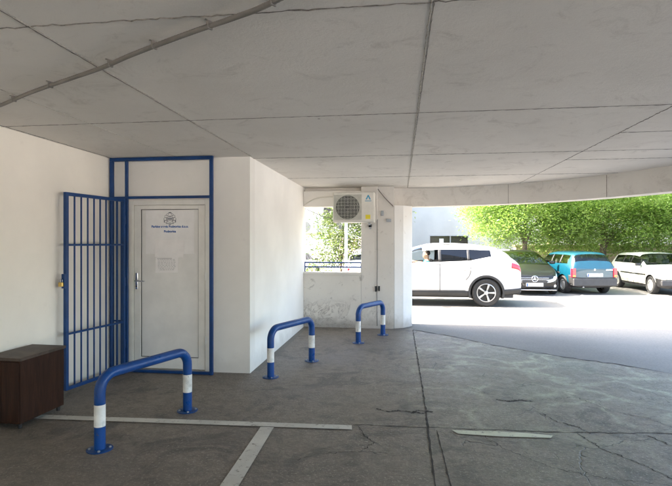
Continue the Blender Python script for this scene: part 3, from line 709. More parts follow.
def car(name, label, st, zones, paint, wheels, wr, style, loc, rz, group=None, arch=.05, pfac=(.05,.15,.55), sill='black_plastic'):
    """st: stations (x, half width, bottom z, belt z, roof half width, top z). Half ring has 9 points."""
    t = thing(name, label, 'car', loc, rz, group)
    xs = [q[0] for q in st]; zx = []
    for z in zones:
        lo = -1 if z[2] < 0 else xs[z[2]]; hi = 1001 if z[3] > 500 else xs[z[3]]
        zx.append((z[0], z[1], lo, hi) + tuple(z[4:]))
        if 'window' in z[0] and z[0] != 'rear_window' or z[0] == 'windscreen':
            for f_ in (.06, .94): 
                x = lo + (hi-lo)*f_
                k = max(i for i in range(len(xs)) if xs[i] <= x)
                if min(abs(x-q[0]) for q in st) > .015: st = sorted(st + [tuple(a+(b-a)*(x-xs[k])/(xs[k+1]-xs[k]) for a, b in zip(*[[q for q in st if q[0] == xs[k]][0], [q for q in st if q[0] == xs[k+1]][0]]))])
    zones = zx; xs = [q[0] for q in st]
    ring = []
    for (x, w, zb, zs, wr_, zt) in st:
        top = zt - zs
        h = [(w*.86, zb), (w*.965, zb+pfac[0]), (w*.99, zb+pfac[1]), (w, zb+(zs-zb)*pfac[2]), (w*.985, zs-.11), (w*.955, zs),
             (wr_, zt-.10*top-.0), (wr_*.80, zt), (0, zt+.022)]
        ring.append([(x,-y,z) for y,z in h] + [(x,y,z) for y,z in h[-2::-1]])
    n = len(ring[0]); bm = bmesh.new()
    V = [[bm.verts.new(p) for p in r] for r in ring]
    names = []
    def zone(i, j):
        jj = j if j < 8 else 15 - j
        for zi, z in enumerate(zones):
            xm = -.5 if i < 0 else (1000.5 if i > 500 else (xs[i]+xs[i+1])/2)
            if z[2] <= xm < z[3] and z[4] <= jj < z[5]:
                sd = z[6] if len(z) > 6 else 0       # 1: split left/right
                return zi*2+1 + (1 if (sd and j >= 8) else 0)
        return 0
    fz = {}
    for i in range(len(V)-1):
        for j in range(n-1):
            f = bm.faces.new((V[i][j],V[i+1][j],V[i+1][j+1],V[i][j+1])); f.material_index = zone(i, j)
        f = bm.faces.new((V[i][n-1],V[i+1][n-1],V[i+1][0],V[i][0])); f.material_index = 99
    for ii, sgn in ((0, 1), (len(V)-1, -1)):   # end caps as strips
        r = V[ii]
        for k in range(n//2):
            a, b, c, d = r[k], r[k+1], r[n-2-k], r[n-1-k]
            q = [a,b,c,d] if c is not b else [a,b,d]
            q2 = []
            for v in q:
                if v not in q2: q2.append(v)
            if sgn < 0: q2 = q2[::-1]
            if len(q2) > 2:
                f = bm.faces.new(q2)
                f.material_index = zone(-1 if ii == 0 else 1000, k)
    bmesh.ops.recalc_face_normals(bm, faces=bm.faces)
    me = bpy.data.meshes.new('tmp'); bm.to_mesh(me); bm.free()
    for _ in range(101): me.materials.append(None)
    o = bpy.data.objects.new('tmp', me); C.objects.link(o)
    sm = o.modifiers.new('s', 'SUBSURF'); sm.levels = 2; sm.render_levels = 2
    cut = []
    for (wx, wy) in wheels:
        for s in (-1, 1):
            cm = MB().tube([(wx, s*(wy-.16), wr), (wx, s*(wy+.4), wr)], wr+arch, 36).build('cut', 'black_plastic')
            for _ in range(100): cm.data.materials.append(None)
            cm.data.polygons.foreach_set('material_index', [98]*len(cm.data.polygons))
            b = o.modifiers.new('b', 'BOOLEAN'); b.operation = 'DIFFERENCE'; b.object = cm; b.solver = 'EXACT'; b.material_mode = 'INDEX'; cut.append(cm)
    em = evaluated_mesh(o, 'tmp2')
    bpy.data.objects.remove(o)
    for c_ in cut: bpy.data.objects.remove(c_)
    groups = {}
    for p in em.polygons: groups.setdefault(p.material_index, []).append(p.index)
    def extract(idx, nm, mat, solid=0, lab=None):
        b = bmesh.new(); b.from_mesh(em); b.faces.ensure_lookup_table()
        keep = set(idx); bmesh.ops.delete(b, geom=[f for f in b.faces if f.index not in keep], context='FACES')
        for f in b.faces: f.material_index = 0; f.smooth = True
        for e in b.edges:
            if len(e.link_faces) == 2 and e.calc_face_angle(0) > R(35): e.smooth = False
        mm_ = bpy.data.meshes.new(nm); b.to_mesh(mm_); b.free(); mm_.materials.clear(); mm_.materials.append(MATS[mat])
        ob = bpy.data.objects.new(nm, mm_); C.objects.link(ob); ob.parent = t
        if lab: ob['label'] = lab
        if solid:
            sd = ob.modifiers.new('t', 'SOLIDIFY'); sd.thickness = solid; sd.offset = 1
        return ob
    body = extract(groups.get(0, []), 'body', paint)
    if 99 in groups or 98 in groups: extract(groups.get(99, []) + groups.get(98, []), 'underbody', 'black_plastic')
    for zi, z in enumerate(zones):
        for k in (0, 1):
            g_ = groups.get(zi*2+1+k)
            if g_: extract(g_, z[0], z[1], .004 if 'glass' not in z[1] else 0)
    bpy.data.meshes.remove(em)
    for (wx, wy) in wheels:
        for s in (-1, 1): wheel(t, wx, s*(wy-.085), wr, style, .19, s)
    return t
def seat(parent, x, y, z=.32, back=1):
    m = MB(); m.box((x-.22,y-.22,z),(x+.25,y+.22,z+.14)); m.box((x+.2,y-.22,z+.1),(x+.33,y+.22,z+.62), None); m.box((x+.26,y-.11,z+.64),(x+.34,y+.11,z+.80)); m.build('seat', 'seat_fabric', parent, bevel=.03)
def arc_trim(parent, x, wy, r0, r1, wr, zmin, mat='black_plastic'):
    for s in (-1, 1):
        m = MB(); vs = []; N = 24
        for k in range(N+1):
            a = -.45 + (pi+.9)*k/N
            for rr in (r0, r1):
                for yy in (wy-.05, wy+.012): vs.append((x+rr*cos(a), s*yy, max(zmin, wr+rr*sin(a))))
        fs = []
        for k in range(N):
            a = 4*k; b = a+4; fs += [(a+1,b+1,b+3,a+3),(a,a+2,b+2,b),(a+2,a+3,b+3,b+2),(a,b,b+1,a+1)]
        m.add(vs, fs); m.build('wheel_arch_trim', mat, parent, smooth='auto')
def plate(parent, x, z, sgn, wdt=.48, hgt=.10):
    """number plate facing along x (sgn -1 towards the nose)"""
    m = MB(); m.box((x,-wdt/2,z-hgt/2),(x+.012*sgn,wdt/2,z+hgt/2)); p = m.build('number_plate', 'plate_white', parent, bevel=.002)
    sy = -1 if sgn > 0 else 1
    m = MB(); m.box((x+.012*sgn, sy*wdt/2, z-hgt/2+.006),(x+.014*sgn, sy*(wdt/2-.045), z+hgt/2-.006)); m.build('plate_strip', 'plate_blue', p)
    m = MB()
    for k in range(7):
        if k == 2: continue
        y = sy*(wdt/2-.085-k*.053); m.box((x+.012*sgn, y-.014, z-.022),(x+.0135*sgn, y+.014, z+.022))
    m.build('plate_characters', 'ink_faint', p)

# --- white suv, nose to the left
suv_st = [(0.00,.62,.36,.64,.50,.74),(0.10,.79,.26,.74,.66,.85),(0.45,.87,.22,.86,.74,.94),(0.85,.885,.20,.95,.78,1.0),
          (1.12,.885,.20,1.015,.80,1.07),(1.50,.885,.20,1.03,.72,1.29),(1.95,.885,.20,1.04,.66,1.47),(2.40,.885,.20,1.05,.655,1.515),(2.48,.885,.20,1.05,.655,1.515),
          (3.10,.885,.20,1.085,.65,1.505),(3.17,.885,.20,1.09,.65,1.50),(3.66,.885,.21,1.22,.64,1.44),(3.78,.88,.22,1.16,.635,1.425),(4.04,.87,.25,1.11,.61,1.37),(4.14,.86,.26,1.09,.66,1.26),
          (4.30,.84,.28,1.06,.72,1.12),(4.38,.82,.30,1.00,.70,1.03),(4.42,.74,.34,.80,.60,.92)]
suv_z = [('windscreen','glass_clear',4,6,6,8),('side_window','glass_clear',5,7,5,6,1),('side_window','glass_tint',8,9,5,6,1),('side_window','glass_tint',10,11,5,6,1),('window_pillar','black_plastic',7,8,5,6,1),('window_pillar','black_plastic',9,10,5,6,1),
         ('rear_window','glass_tint',14,15,6,8),('tail_light','lamp_red',14,16,4,5,1),('headlight','lamp_clear',0,2,4,5,1),('sill_trim','black_plastic',-1,1001,0,2),('grille','black_plastic',-1,0,3,6)]
suv = car('suv', 'white suv side-on in the sunlit yard with a driver at the open window', suv_st, suv_z, 'car_white', [(.90,.87),(3.55,.87)], .345, 'alloy', (-1.45,13.38,0), 0)
for x in (.90, 3.55): arc_trim(suv, x, .872, .385, .435, .345, .21)
def side_y(x, z):     # body side surface at height z
    return None
def seam(pts, w=.009, mat='dark_trim', nm='door_seam', par=None):
    for sg in (-1, 1):
        MB().tube([(x, sg*y, z) for x, y, z in pts], w, 6).build(nm, mat, par or suv, smooth=True)
seam([(2.43,.878,.36),(2.43,.881,.60),(2.43,.880,.85),(2.43,.868,.98),(2.43,.842,1.04)], .007)
seam([(1.22,.874,.36),(1.22,.879,.60),(1.22,.878,.82),(1.22,.862,.93),(1.22,.838,1.0)], .007)
seam([(3.17,.852,1.03),(3.17,.872,.96),(3.17,.882,.85),(3.14,.883,.76),(3.06,.884,.66)], .007)
seam([(1.15,.882,.40),(2.0,.886,.40),(3.05,.884,.40)], .006)
seam([(1.30,.838,1.012),(1.9,.842,1.035),(2.45,.846,1.047),(3.1,.846,1.075),(3.5,.84,1.15),(3.66,.835,1.20)], .009, 'chrome', 'window_strip')
MB().box((4.12,-.60,1.12),(4.36,.60,1.125)).build('hatch_seam','dark_trim',suv)
for x in (2.12, 3.0): MB().box((x,-.915,.89),(x+.19,-.895,.925)).box((x+.01,-.9,.895),(x+.03,-.86,.92)).box((x+.16,-.9,.895),(x+.18,-.86,.92)).build('door_handle','car_white',suv,bevel=.01)
m = MB(); m.tube(bez([(1.75,-.60,1.42),(2.3,-.625,1.545),(3.0,-.62,1.54),(3.6,-.60,1.475),(3.85,-.58,1.42)],6), .017, 6); m.build('roof_rail','car_white',suv,smooth=True)
m = MB(); m.tube(bez([(1.75,.60,1.42),(2.3,.625,1.545),(3.0,.62,1.54),(3.6,.60,1.475),(3.85,.58,1.42)],6), .017, 6); m.build('roof_rail','car_white',suv,smooth=True)
MB().box((3.96,-.55,1.375),(4.17,.55,1.40)).build('spoiler','car_white',suv,bevel=.01)
for s in (-1,1): 
    mo = MB().box((1.42,s*.9,1.0),(1.55,s*1.08,1.14)).build('door_mirror','car_white',suv,bevel=.03)
MB().box((.5,-.80,.22),(4.2,.80,.30)).box((.95,-.80,.30),(1.05,.80,.98)).box((1.05,-.75,.80),(1.3,.75,1.0)).build('cabin_floor','dark_interior',suv)
for y in (-.38,.38): seat(suv, 1.95, y, .36); seat(suv, 2.85, y, .38)
sw = MB(); sw.tube([(1.53+.06*sin(a)*0, -.38+.18*cos(a), 1.0+.17*sin(a)) for a in [2*pi*k/24 for k in range(25)]], .014, 8, False); sw.box((1.50,-.40,.93),(1.53,-.36,1.0)); sw.box((1.525,-.55,.985),(1.535,-.21,1.015)); sw.build('steering_wheel','black_plastic',suv)
plate(suv, 4.44, .78, 1)

for ch in list(suv.children):      # the driver's window is wound down
    if ch.name.startswith('side_window') and ch.data.materials[0].name == 'glass_clear' and min(v.co.y for v in ch.data.vertices) < 0: bpy.data.objects.remove(ch)
# driver
def skin_body(name, joints, edges, mat, parent=None, sub=2):
    bm = bmesh.new(); lay = bm.verts.layers.skin.verify(); V = []
    for i, (p, r) in enumerate(joints):
        v = bm.verts.new(p); sk = v[lay]; sk.radius = (r, r) if not isinstance(r, tuple) else r; sk.use_root = (i == 0); V.append(v)
    for a, b in edges: bm.edges.new((V[a], V[b]))
    me = bpy.data.meshes.new('tmp'); bm.to_mesh(me); bm.free()
    o = bpy.data.objects.new('tmp', me); C.objects.link(o)
    o.modifiers.new('s', 'SKIN').use_smooth_shade = True
    s = o.modifiers.new('u', 'SUBSURF'); s.levels = sub; s.render_levels = sub
    em = evaluated_mesh(o, name); bpy.data.objects.remove(o)
    em.materials.clear(); em.materials.append(MATS[mat]); em.polygons.foreach_set('use_smooth', [True]*len(em.polygons))
    ob = bpy.data.objects.new(name, em); C.objects.link(ob)
    if parent: ob.parent = parent
    return ob
# faces -x; origin at hip
J = [((0,0,.08),.13),((.0,0,.22),.125),((.02,0,.38),.135),((.03,0,.50),.08),((.02,0,.57),.050),((.0,0,.64),.075),((-.01,0,.72),.088),((-.01,0,.79),.055),
     ((.02,-.17,.47),.055),((-.16,-.27,.49),.040),((-.40,-.20,.535),.032),((-.46,-.18,.54),.026),
     ((.02,.17,.47),.055),((-.14,.22,.30),.042),((-.38,.12,.40),.032),((-.44,.10,.42),.026),
     ((-.04,-.10,.04),.095),((-.42,-.13,.10),.075),((-.62,-.13,-.22),.048),((-.76,-.13,-.24),.035),
     ((-.04,.10,.04),.095),((-.42,.13,.10),.075),((-.62,.13,-.22),.048),((-.76,.13,-.24),.035),((-.085,0,.665),.022)]
for sy, base in ((-1, 11), (1, 15)):
    pass
Ed = [(0,1),(1,2),(2,3),(3,4),(4,5),(5,6),(6,7),(3,8),(8,9),(9,10),(10,11),(3,12),(12,13),(13,14),(14,15),(0,16),(16,17),(17,18),(18,19),(0,20),(20,21),(21,22),(22,23),(5,24)]
for hand, sg in ((11,-1),(15,1)):          # fingers closing on the wheel rim, thumb from the side of the palm
    hp = Vector(J[hand][0])
    for k in range(4):
        a = len(J); L_ = (.030,.034,.032,.026)[k]
        J.append((tuple(hp+Vector((-.03,(k-1.5)*.017,.012))), .0085)); J.append((tuple(hp+Vector((-.03-L_,(k-1.5)*.018,-.002))), .008)); J.append((tuple(hp+Vector((-.03-L_*.9,(k-1.5)*.018,-.028))), .0075))
        Ed += [(hand,a),(a,a+1),(a+1,a+2)]
    a = len(J); J.append((tuple(hp+Vector((-.012,-sg*.030,.0))), .010)); J.append((tuple(hp+Vector((-.045,-sg*.034,-.008))), .008)); Ed += [(hand,a),(a,a+1)]
per = skin_body('person', J, Ed, 'skin')
per.location = (2.00-1.45+.12, 12.96, .575)
tag(per, 'driver in a teal shirt with dark hair sitting in the white suv', 'person')
skin_body('shirt', [((0,0,.06),.145),((0,0,.22),.142),((.02,0,.38),.150),((.03,0,.485),.095),((.02,-.17,.47),.072),((-.07,-.225,.48),.058),((.02,.17,.47),.072),((-.07,.20,.38),.062)], [(0,1),(1,2),(2,3),(3,4),(4,5),(3,6),(6,7)], 'teal_shirt', per)
skin_body('trousers', [((0,0,.06),.14),((-.05,-.10,.04),.105),((-.42,-.13,.10),.085),((-.61,-.13,-.20),.06),((-.05,.10,.04),.105),((-.42,.13,.10),.085),((-.61,.13,-.20),.06)], [(0,1),(1,2),(2,3),(0,4),(4,5),(5,6)], 'jeans', per)
skin_body('hair', [((.045,0,.66),.07),((.03,0,.735),.092),((.0,0,.785),.075),((-.04,0,.81),.045)], [(0,1),(1,2),(2,3)], 'hair', per)
for s in (-1, 1):
    MB().lathe([(.004,0),(.009,.003),(.005,.007)],10,Matrix.Translation((-.085,s*.03,.715)) @ rot_to((-1,0,0))).build('eye','hair',per)
    MB().lathe([(.004,-.006),(.020,0),(.012,.006)],12,Matrix.Translation((.01,s*.083,.70)) @ rot_to((0,1,0))).build('ear','skin',per,smooth=True)
MB().box((-.090,-.022,.628),(-.080,.022,.634)).build('mouth','lamp_red',per,bevel=.002)

# --- black hatchback facing the camera, behind the suv
blk_st = [(0.00,.50,.30,.46,.44,.55),(0.10,.66,.20,.58,.56,.64),(0.30,.76,.18,.68,.64,.74),(0.62,.80,.17,.76,.68,.82),(1.00,.81,.17,.84,.70,.90),
          (1.35,.81,.17,.88,.66,1.10),(1.72,.81,.17,.89,.59,1.27),(2.15,.81,.17,.90,.57,1.33),(2.22,.81,.17,.90,.57,1.33),(2.9,.81,.17,.92,.57,1.31),(2.98,.81,.17,.93,.56,1.30),(3.45,.80,.2,.96,.55,1.24),(3.7,.78,.24,.94,.55,1.12),(3.88,.74,.28,.86,.6,.92),(3.94,.66,.34,.66,.52,.76)]
blk_z = [('window_pillar','black_plastic',7,8,5,6,1),('windscreen','glass_screen',4,6,6,8),('side_window','glass_clear',5,7,5,6,1),('side_window','glass_clear',8,9,5,6,1),('side_window','glass_clear',10,11,5,6,1),('rear_window','glass_screen',11,12,6,8),
         ('headlight','lamp_clear',0,2,4,5,1),('sill_trim','black_plastic',1,1001,0,1),('tail_light','lamp_red',12,14,4,5,1),('bumper','black_plastic',-1,0,0,3)]
blk = car('parked_hatchback', 'black hatchback with a star badge facing forward, partly hidden by the white suv', blk_st, blk_z, 'car_black', [(.72,.80),(3.2,.80)], .30, 'alloy', (3.95,15.28,0), R(90), 'cars parked under the trees')
plate(blk, -.012, .335, -1)
m = MB()
for z in (.475, .525): m.box((-.004,-.40,z),(.06,.40,z+.016))
m.build('grille_bar','chrome',blk,bevel=.003)
m = MB(); m.tube([(-.03,.085*cos(a),.51+.085*sin(a)) for a in [2*pi*k/28 for k in range(29)]], .009, 8, False)
for k in range(3):
    a = pi/2+k*2*pi/3; c_, s_ = cos(a), sin(a)
    m.add([(-.03,.082*c_,.51+.082*s_),(-.03,.014*cos(a+1.05),.51+.014*sin(a+1.05)),(-.045,0,.51),(-.03,.014*cos(a-1.05),.51+.014*sin(a-1.05))],[(0,1,2),(0,2,3)])
m.build('star_badge','chrome',blk)
MB().box((.0,-.62,.17),(.05,.62,.19)).build('bumper_strip','chrome',blk,bevel=.004)
MB().box((-.006,-.36,.39),(.03,.36,.46)).build('grille','dark_trim',blk,bevel=.01)
for s in (-1,1):
    MB().lathe([(.045,-.02),(.05,0),(.035,.02)],20,Matrix.Translation((.10,s*.60,.30)) @ rot_to((-1,s*.4,0))).build('fog_light','lamp_clear',blk,smooth='auto')
    MB().lathe([(.06,-.03),(.075,0),(.05,.035)],20,Matrix.Translation((.12,s*.585,.52)) @ rot_to((-1,s*.5,.1))).build('headlamp_lens','lamp_clear',blk,smooth='auto')
    MB().box((1.28,s*.80,.90),(1.40,s*.97,1.0)).build('door_mirror','car_black',blk,bevel=.03)
MB().box((.6,-.74,.2),(3.7,.74,.27)).box((1.05,-.68,.6),(1.30,.68,.84)).build('cabin_floor','dark_interior',blk)
for y in (-.34,.34): seat(blk, 1.75, y, .26); seat(blk, 2.6, y, .26)

# --- old boxy hatchbacks (blue seen from the rear, white seen from the front)
def hatch_st(L, w, H, hood):
    return [(0.00,w*.80,.24,hood*.72,w*.72,hood*.80),(0.06,w*.93,.19,hood*.82,w*.84,hood*.90),(0.30,w*.985,.17,hood*.90,w*.88,hood*.95),(0.9,w,.17,hood*.96,w*.89,hood*1.0),
      (1.10,w,.17,hood*1.0,w*.88,hood*1.05),(1.38,w,.17,hood*1.02,w*.83,hood+.5*(H-hood)),(1.62,w,.17,hood*1.02,w*.76,H*.97),(2.05,w,.17,hood*1.03,w*.745,H),(2.12,w,.17,hood*1.03,w*.745,H),(2.62,w,.17,hood*1.03,w*.74,H),(2.70,w,.17,hood*1.03,w*.74,H),
      (L-.42,w,.18,hood*1.04,w*.73,H*.985),(L-.24,w*.99,.19,hood*1.04,w*.72,H*.965),(L-.10,w*.975,.2,hood*1.02,w*.78,hood+.30*(H-hood)),(L-.05,w*.96,.2,hood*.96,w*.82,hood*1.02),(L,w*.90,.24,hood*.82,w*.78,hood*.90)]
hz = [('window_pillar','black_plastic',7,8,5,6,1),('window_pillar','black_plastic',9,10,5,6,1),('windscreen','glass_clear',4,6,6,8),('side_window','glass_clear',5,7,5,6,1),('side_window','glass_clear',8,9,5,6,1),('side_window','glass_clear',10,11,5,6,1),('rear_window','glass_clear',12,13,6,8),
      ('sill_trim','black_plastic',3,13,0,1)]
L1 = 3.55
blue = car('parked_hatchback', 'blue hatchback seen from behind between the black and the white parked cars', hatch_st(L1,.70,1.30,.86), hz+[('bumper','black_plastic',12,1001,0,3),('bumper','black_plastic',-1,2,0,3)], 'car_blue', [(.70,.69),(L1-.62,.69)], .275, 'steel', (5.28,19.34,0), R(-81), 'cars parked under the trees', pfac=(.10,.30,.55))
MB().box((L1-.03,-.665,.27),(L1+.045,.665,.50)).build('rear_bumper','dark_trim',blue,bevel=.02)
plate(blue, L1+.012, .60, 1)
m = MB()
for s in (-1,1):
    MB().box((L1-.10,s*.69,.53),(L1+.008,s*.575,.80)).build('tail_light','lamp_red',blue,bevel=.012)
    MB().box((L1+.009,s*.675,.545),(L1+.013,s*.59,.60)).build('reversing_light','lamp_amber',blue)
    MB().box((1.22,s*.69,.86),(1.33,s*.83,.95)).build('door_mirror','black_plastic',blue,bevel=.02)
    MB().box((L1-.75,s*.697,.62),(.95,s*.708,.66)).build('side_moulding','black_plastic',blue)
MB().lathe([(.02,0),(.028,.004),(.028,.01),(.02,.012)],24,Matrix.Translation((L1-.005,0,.765)) @ rot_to((1,0,0))).build('badge','chrome',blue)
MB().box((L1-.02,.35,.74),(L1-.003,.55,.765)).build('badge','chrome',blue)
MB().tube([(L1-.06,.0,.90),(L1-.11,-.3,.99)], .008, 6).build('rear_wiper','black_plastic',blue)
MB().tube([(L1-.25,-.35,.235),(L1+.02,-.35,.235)], .022, 10).build('exhaust','steel',blue,smooth=True)
MB().box((.6,-.63,.2),(L1-.3,.63,.27)).box((1.0,-.59,.55),(1.22,.59,.82)).box((L1-.75,-.57,.4),(L1-.65,.57,.85)).build('cabin_floor','dark_interior',blue)
for y in (-.32,.32): seat(blue, 1.65, y, .24); seat(blue, 2.45, y, .26)

L2 = 3.75
whz = [z for z in hz]
wht = car('parked_hatchback', 'old white hatchback with its front towards the camera at the right edge under the trees', hatch_st(L2,.76,1.25,.84), whz+[('bumper','black_plastic',-1,2,0,3),('bumper','black_plastic',13,1001,0,3)], 'car_oldwhite', [(.68,.75),(L2-.72,.75)], .275, 'steel', (8.40,15.72,0), R(90), 'cars parked under the trees', pfac=(.10,.28,.55))
def dress_old(t, L):
    MB().box((-.05,-.76,.30),(.03,.76,.46)).build('front_bumper','dark_trim',t,bevel=.02)
    MB().box((L-.03,-.74,.30),(L+.05,.74,.46)).build('rear_bumper','dark_trim',t,bevel=.02)
    plate(t, -.052, .38, -1); plate(t, L+.052, .38, 1)
    gr = MB().box((-.012,-.40,.50),(.02,.40,.62)).build('grille','dark_trim',t,bevel=.006)
    for s in (-1,1):
        MB().box((-.015,s*.44,.49),(.04,s*.66,.635)).build('headlight','lamp_clear',t,bevel=.015)
        MB().box((L-.06,s*.73,.52),(L+.006,s*.56,.72)).build('tail_light','lamp_red',t,bevel=.01)
        MB().box((1.22,s*.76,.84),(1.33,s*.90,.93)).build('door_mirror','black_plastic',t,bevel=.02)
        MB().box((.95,s*.757,.56),(L-1.05,s*.768,.60)).build('side_moulding','black_plastic',t)
    for y in (-.25,.3): MB().tube([(1.06,y,.885),(1.30,y+.38,1.0)], .007, 6).build('wiper','black_plastic',t)
    MB().box((.6,-.68,.2),(L-.3,.68,.27)).box((1.0,-.64,.55),(1.22,.64,.80)).build('cabin_floor','dark_interior',t)
    for y in (-.32,.32): seat(t, 1.65, y, .24); seat(t, 2.5, y, .26)
dress_old(wht, L2)
for (x, y, rz, lab) in ((-1.12,20.3,R(-90),'distant white car seen from behind through the window gap, by the grey pole'), (-4.35,22.0,R(-90),'distant white car at the left side of the window gap, below the far air conditioner')):
    c = copy_tree(wht); c.location = (x, y, 0); c.rotation_euler = (0,0,rz); c['label'] = lab; c['group'] = 'cars parked beyond the window gap'

# ------------------------------------------------------------------ vegetation
def tree(name, label, loc, H, r0, blobs, nclump, per, size, mat, seed, cat='tree', group=None, limbs=7, lean=(0,0)):
    rnd = random.Random(seed); nr = np.random.RandomState(seed)
    t = thing(name, label, cat, loc, 0, group)
    m = MB(); tip = Vector((lean[0], lean[1], H))
    tp = bez([(0,0,-.05),(lean[0]*.2+rnd.uniform(-.06,.06),lean[1]*.2,H*.35),(lean[0]*.6,lean[1]*.6+rnd.uniform(-.06,.06),H*.7),tip],5)
    m.tube(tp, [r0*(1-.45*i/(len(tp)-1)) for i in range(len(tp))], 12)
    for k in range(limbs):
        b = blobs[k % len(blobs)]; e = Vector(b[:3]) + Vector((rnd.uniform(-.4,.4)*b[3], rnd.uniform(-.4,.4)*b[3], rnd.uniform(-.2,.4)*b[3]))
        s = tp[rnd.randint(len(tp)//2, len(tp)-1)]; mid = (s+e)/2 + Vector((rnd.uniform(-.2,.2),rnd.uniform(-.2,.2),.2))
        q = bez([s,mid,e],5); m.tube(q, [r0*.42*(1-.8*i/(len(q)-1)) for i in range(len(q))], 7)
    m.build('trunk', 'bark', t, smooth=True)
    # clumps on the surface-ish of blobs
    tot = sum(b[3]**2 for b in blobs); cl = []
    for b in blobs:
        k = max(3, int(nclump*b[3]**2/tot))
        d = nr.normal(size=(k,3)); d /= np.linalg.norm(d,axis=1)[:,None]
        rr = b[3]*(.35+.75*nr.rand(k)**.6)
        sc = np.array([1,1,b[4] if len(b) > 4 else .75])
        cl.append(np.array(b[:3]) + d*rr[:,None]*sc)
    cl = np.concatenate(cl); cl = cl[cl[:,2] > .15 - loc[2]]
    K = len(cl); csz = .17 + .20*nr.rand(K); ctone = nr.rand(K)
    # drooping sprays: each clump is elongated outwards and downwards
    out = cl - np.array([0,0,H]); out[:,2] -= .6; out /= np.linalg.norm(out,axis=1)[:,None] + 1e-6
    idx = np.repeat(np.arange(K), per); N = len(idx)
    off = nr.normal(size=(N,3))*csz[idx][:,None]*np.array([.8,.8,.5]) + out[idx]*(nr.rand(N)[:,None]-.3)*csz[idx][:,None]*2.2
    c = cl[idx] + off
    a = nr.normal(size=(N,3)); a[:,2] *= .45; a += out[idx]*.7; a /= np.linalg.norm(a,axis=1)[:,None]
    b_ = np.cross(a, nr.normal(size=(N,3)) + np.array([0,0,1.2])); b_ /= np.linalg.norm(b_,axis=1)[:,None]
    s = size*(.6+.8*nr.rand(N))[:,None]
    nrm = np.cross(a, b_)
    v = np.empty((N,6,3)); v[:,0] = c-a*s; v[:,1] = c-a*s*.2+b_*s*.33-nrm*s*.08; v[:,2] = c+a*s*.5+b_*s*.26-nrm*s*.08
    v[:,3] = c+a*s*1.05-nrm*s*.15; v[:,4] = c+a*s*.5-b_*s*.26-nrm*s*.08; v[:,5] = c-a*s*.2-b_*s*.33-nrm*s*.08
    me = bpy.data.meshes.new('crown'); me.vertices.add(N*6); me.vertices.foreach_set('co', v.reshape(-1))
    # two quads per leaf, folded on the midrib
    me.loops.add(N*8); base = (np.arange(N)*6)[:,None]
    li = np.concatenate([base+np.array([0,1,2,3]), base+np.array([0,3,4,5])], axis=1).reshape(-1)
    me.loops.foreach_set('vertex_index', li.astype(np.int32))
    me.polygons.add(N*2); me.polygons.foreach_set('loop_start', (np.arange(N*2)*4).astype(np.int32))
    try: me.polygons.foreach_set('loop_total', np.full(N*2,4,dtype=np.int32))
    except Exception: pass
    me.update(calc_edges=True)
    at = me.attributes.new('tone', 'FLOAT', 'FACE'); tone = np.clip(ctone[idx]*.7+.45*nr.rand(N)-.1, 0, 1); at.data.foreach_set('value', np.repeat(tone,2).astype(np.float32))
    me.materials.append(MATS[mat])
    o = bpy.data.objects.new('crown', me); C.objects.link(o); o.parent = t
    return t
def crown(seed, R_, z, flat=.7, low=0):
    rnd = random.Random(seed); out = []
    for k in range(9):
        a = k*2*pi/8+rnd.uniform(-.3,.3); rr = R_*rnd.uniform(.45,.75) if k else 0
        out.append((rr*cos(a), rr*sin(a), z+rnd.uniform(-.5,.7), R_*rnd.uniform(.42,.6), flat))
    return out
G1 = 'trees behind the parked cars'
tree('broadleaf_tree', 'leftmost green tree behind the parked cars, its leaves over the grey building', (4.9,20.4,0), 2.3, .12, [(-1.35,-.3,2.75,.8),(-1.0,.2,3.3,1.0),(0,-.4,3.3,1.2),(1.0,0,3.2,1.2),(.2,.3,4.4,1.3),(-.9,-.2,4.2,.9),(1.3,-.3,2.45,.9),(.1,-.5,2.5,.85),(-1.2,-2.6,4.4,1.3),(0.6,-2.2,4.0,1.2),(.3,-3.9,4.1,1.1),(-1.5,-.2,3.0,.8),(-1.3,-.6,2.3,.6),(-.7,-.9,2.2,.7),(-.6,.4,2.0,.7),(.7,.5,1.9,.75),(1.6,.6,1.9,.7),(-1.2,.5,2.2,.6)], 1150, 64, .044, 'leaf_green', 11, group=G1)
tree('broadleaf_tree', 'green tree standing behind the blue hatchback, trunk showing over its roof', (7.75,20.2,0), 2.2, .15, [(-1.2,0,3.1,1.2),(0,-.4,2.7,1.1),(1.1,0,3.2,1.25),(0,.3,4.3,1.5),(-.7,-.7,2.15,.75),(.9,-.9,2.1,.8),(0,-1.0,3.3,1.1),(-.6,-2.4,3.7,1.2),(1.0,-2.6,3.5,1.2),(.2,-4.0,3.9,1.2),(1.6,-1.2,2.7,.9),(-1.5,-1.2,2.6,.8),(-1.3,.7,1.8,.8),(0,.9,1.7,.8),(1.3,.7,1.8,.8),(-.4,.4,2.3,.9)], 1100, 64, .044, 'leaf_green', 12, group=G1)
tree('broadleaf_tree', 'low hanging green tree above the old white hatchback', (10.0,19.6,0), 2.2, .13, [(-1.2,-.8,2.35,.8),(-.6,-.3,3.1,1.2),(.5,-.5,2.5,1.1),(1.2,0,3.2,1.2),(0,.3,4.2,1.4),(-.5,-1.3,1.95,.55),(1.4,-1.0,2.2,.9),(.8,-2.4,3.1,1.0),(.2,-1.8,2.5,.8),(-1.2,.7,1.8,.8),(0,.8,1.7,.8),(1.2,.7,1.8,.8)], 950, 64, .044, 'leaf_green', 13, group=G1)
tree('broadleaf_tree', 'darker tree at the far right edge beyond the old white hatchback', (12.9,20.6,0), 2.2, .13, crown(5,2.4,3.2), 420, 40, .065, 'leaf_dark', 14, group=G1)
tree('broadleaf_tree', 'tall darker tree filling the gaps behind the front row of trees', (7.0,24.6,0), 2.6, .16, crown(8,3.0,3.9), 420, 38, .08, 'leaf_dark', 15, group='back row of trees')
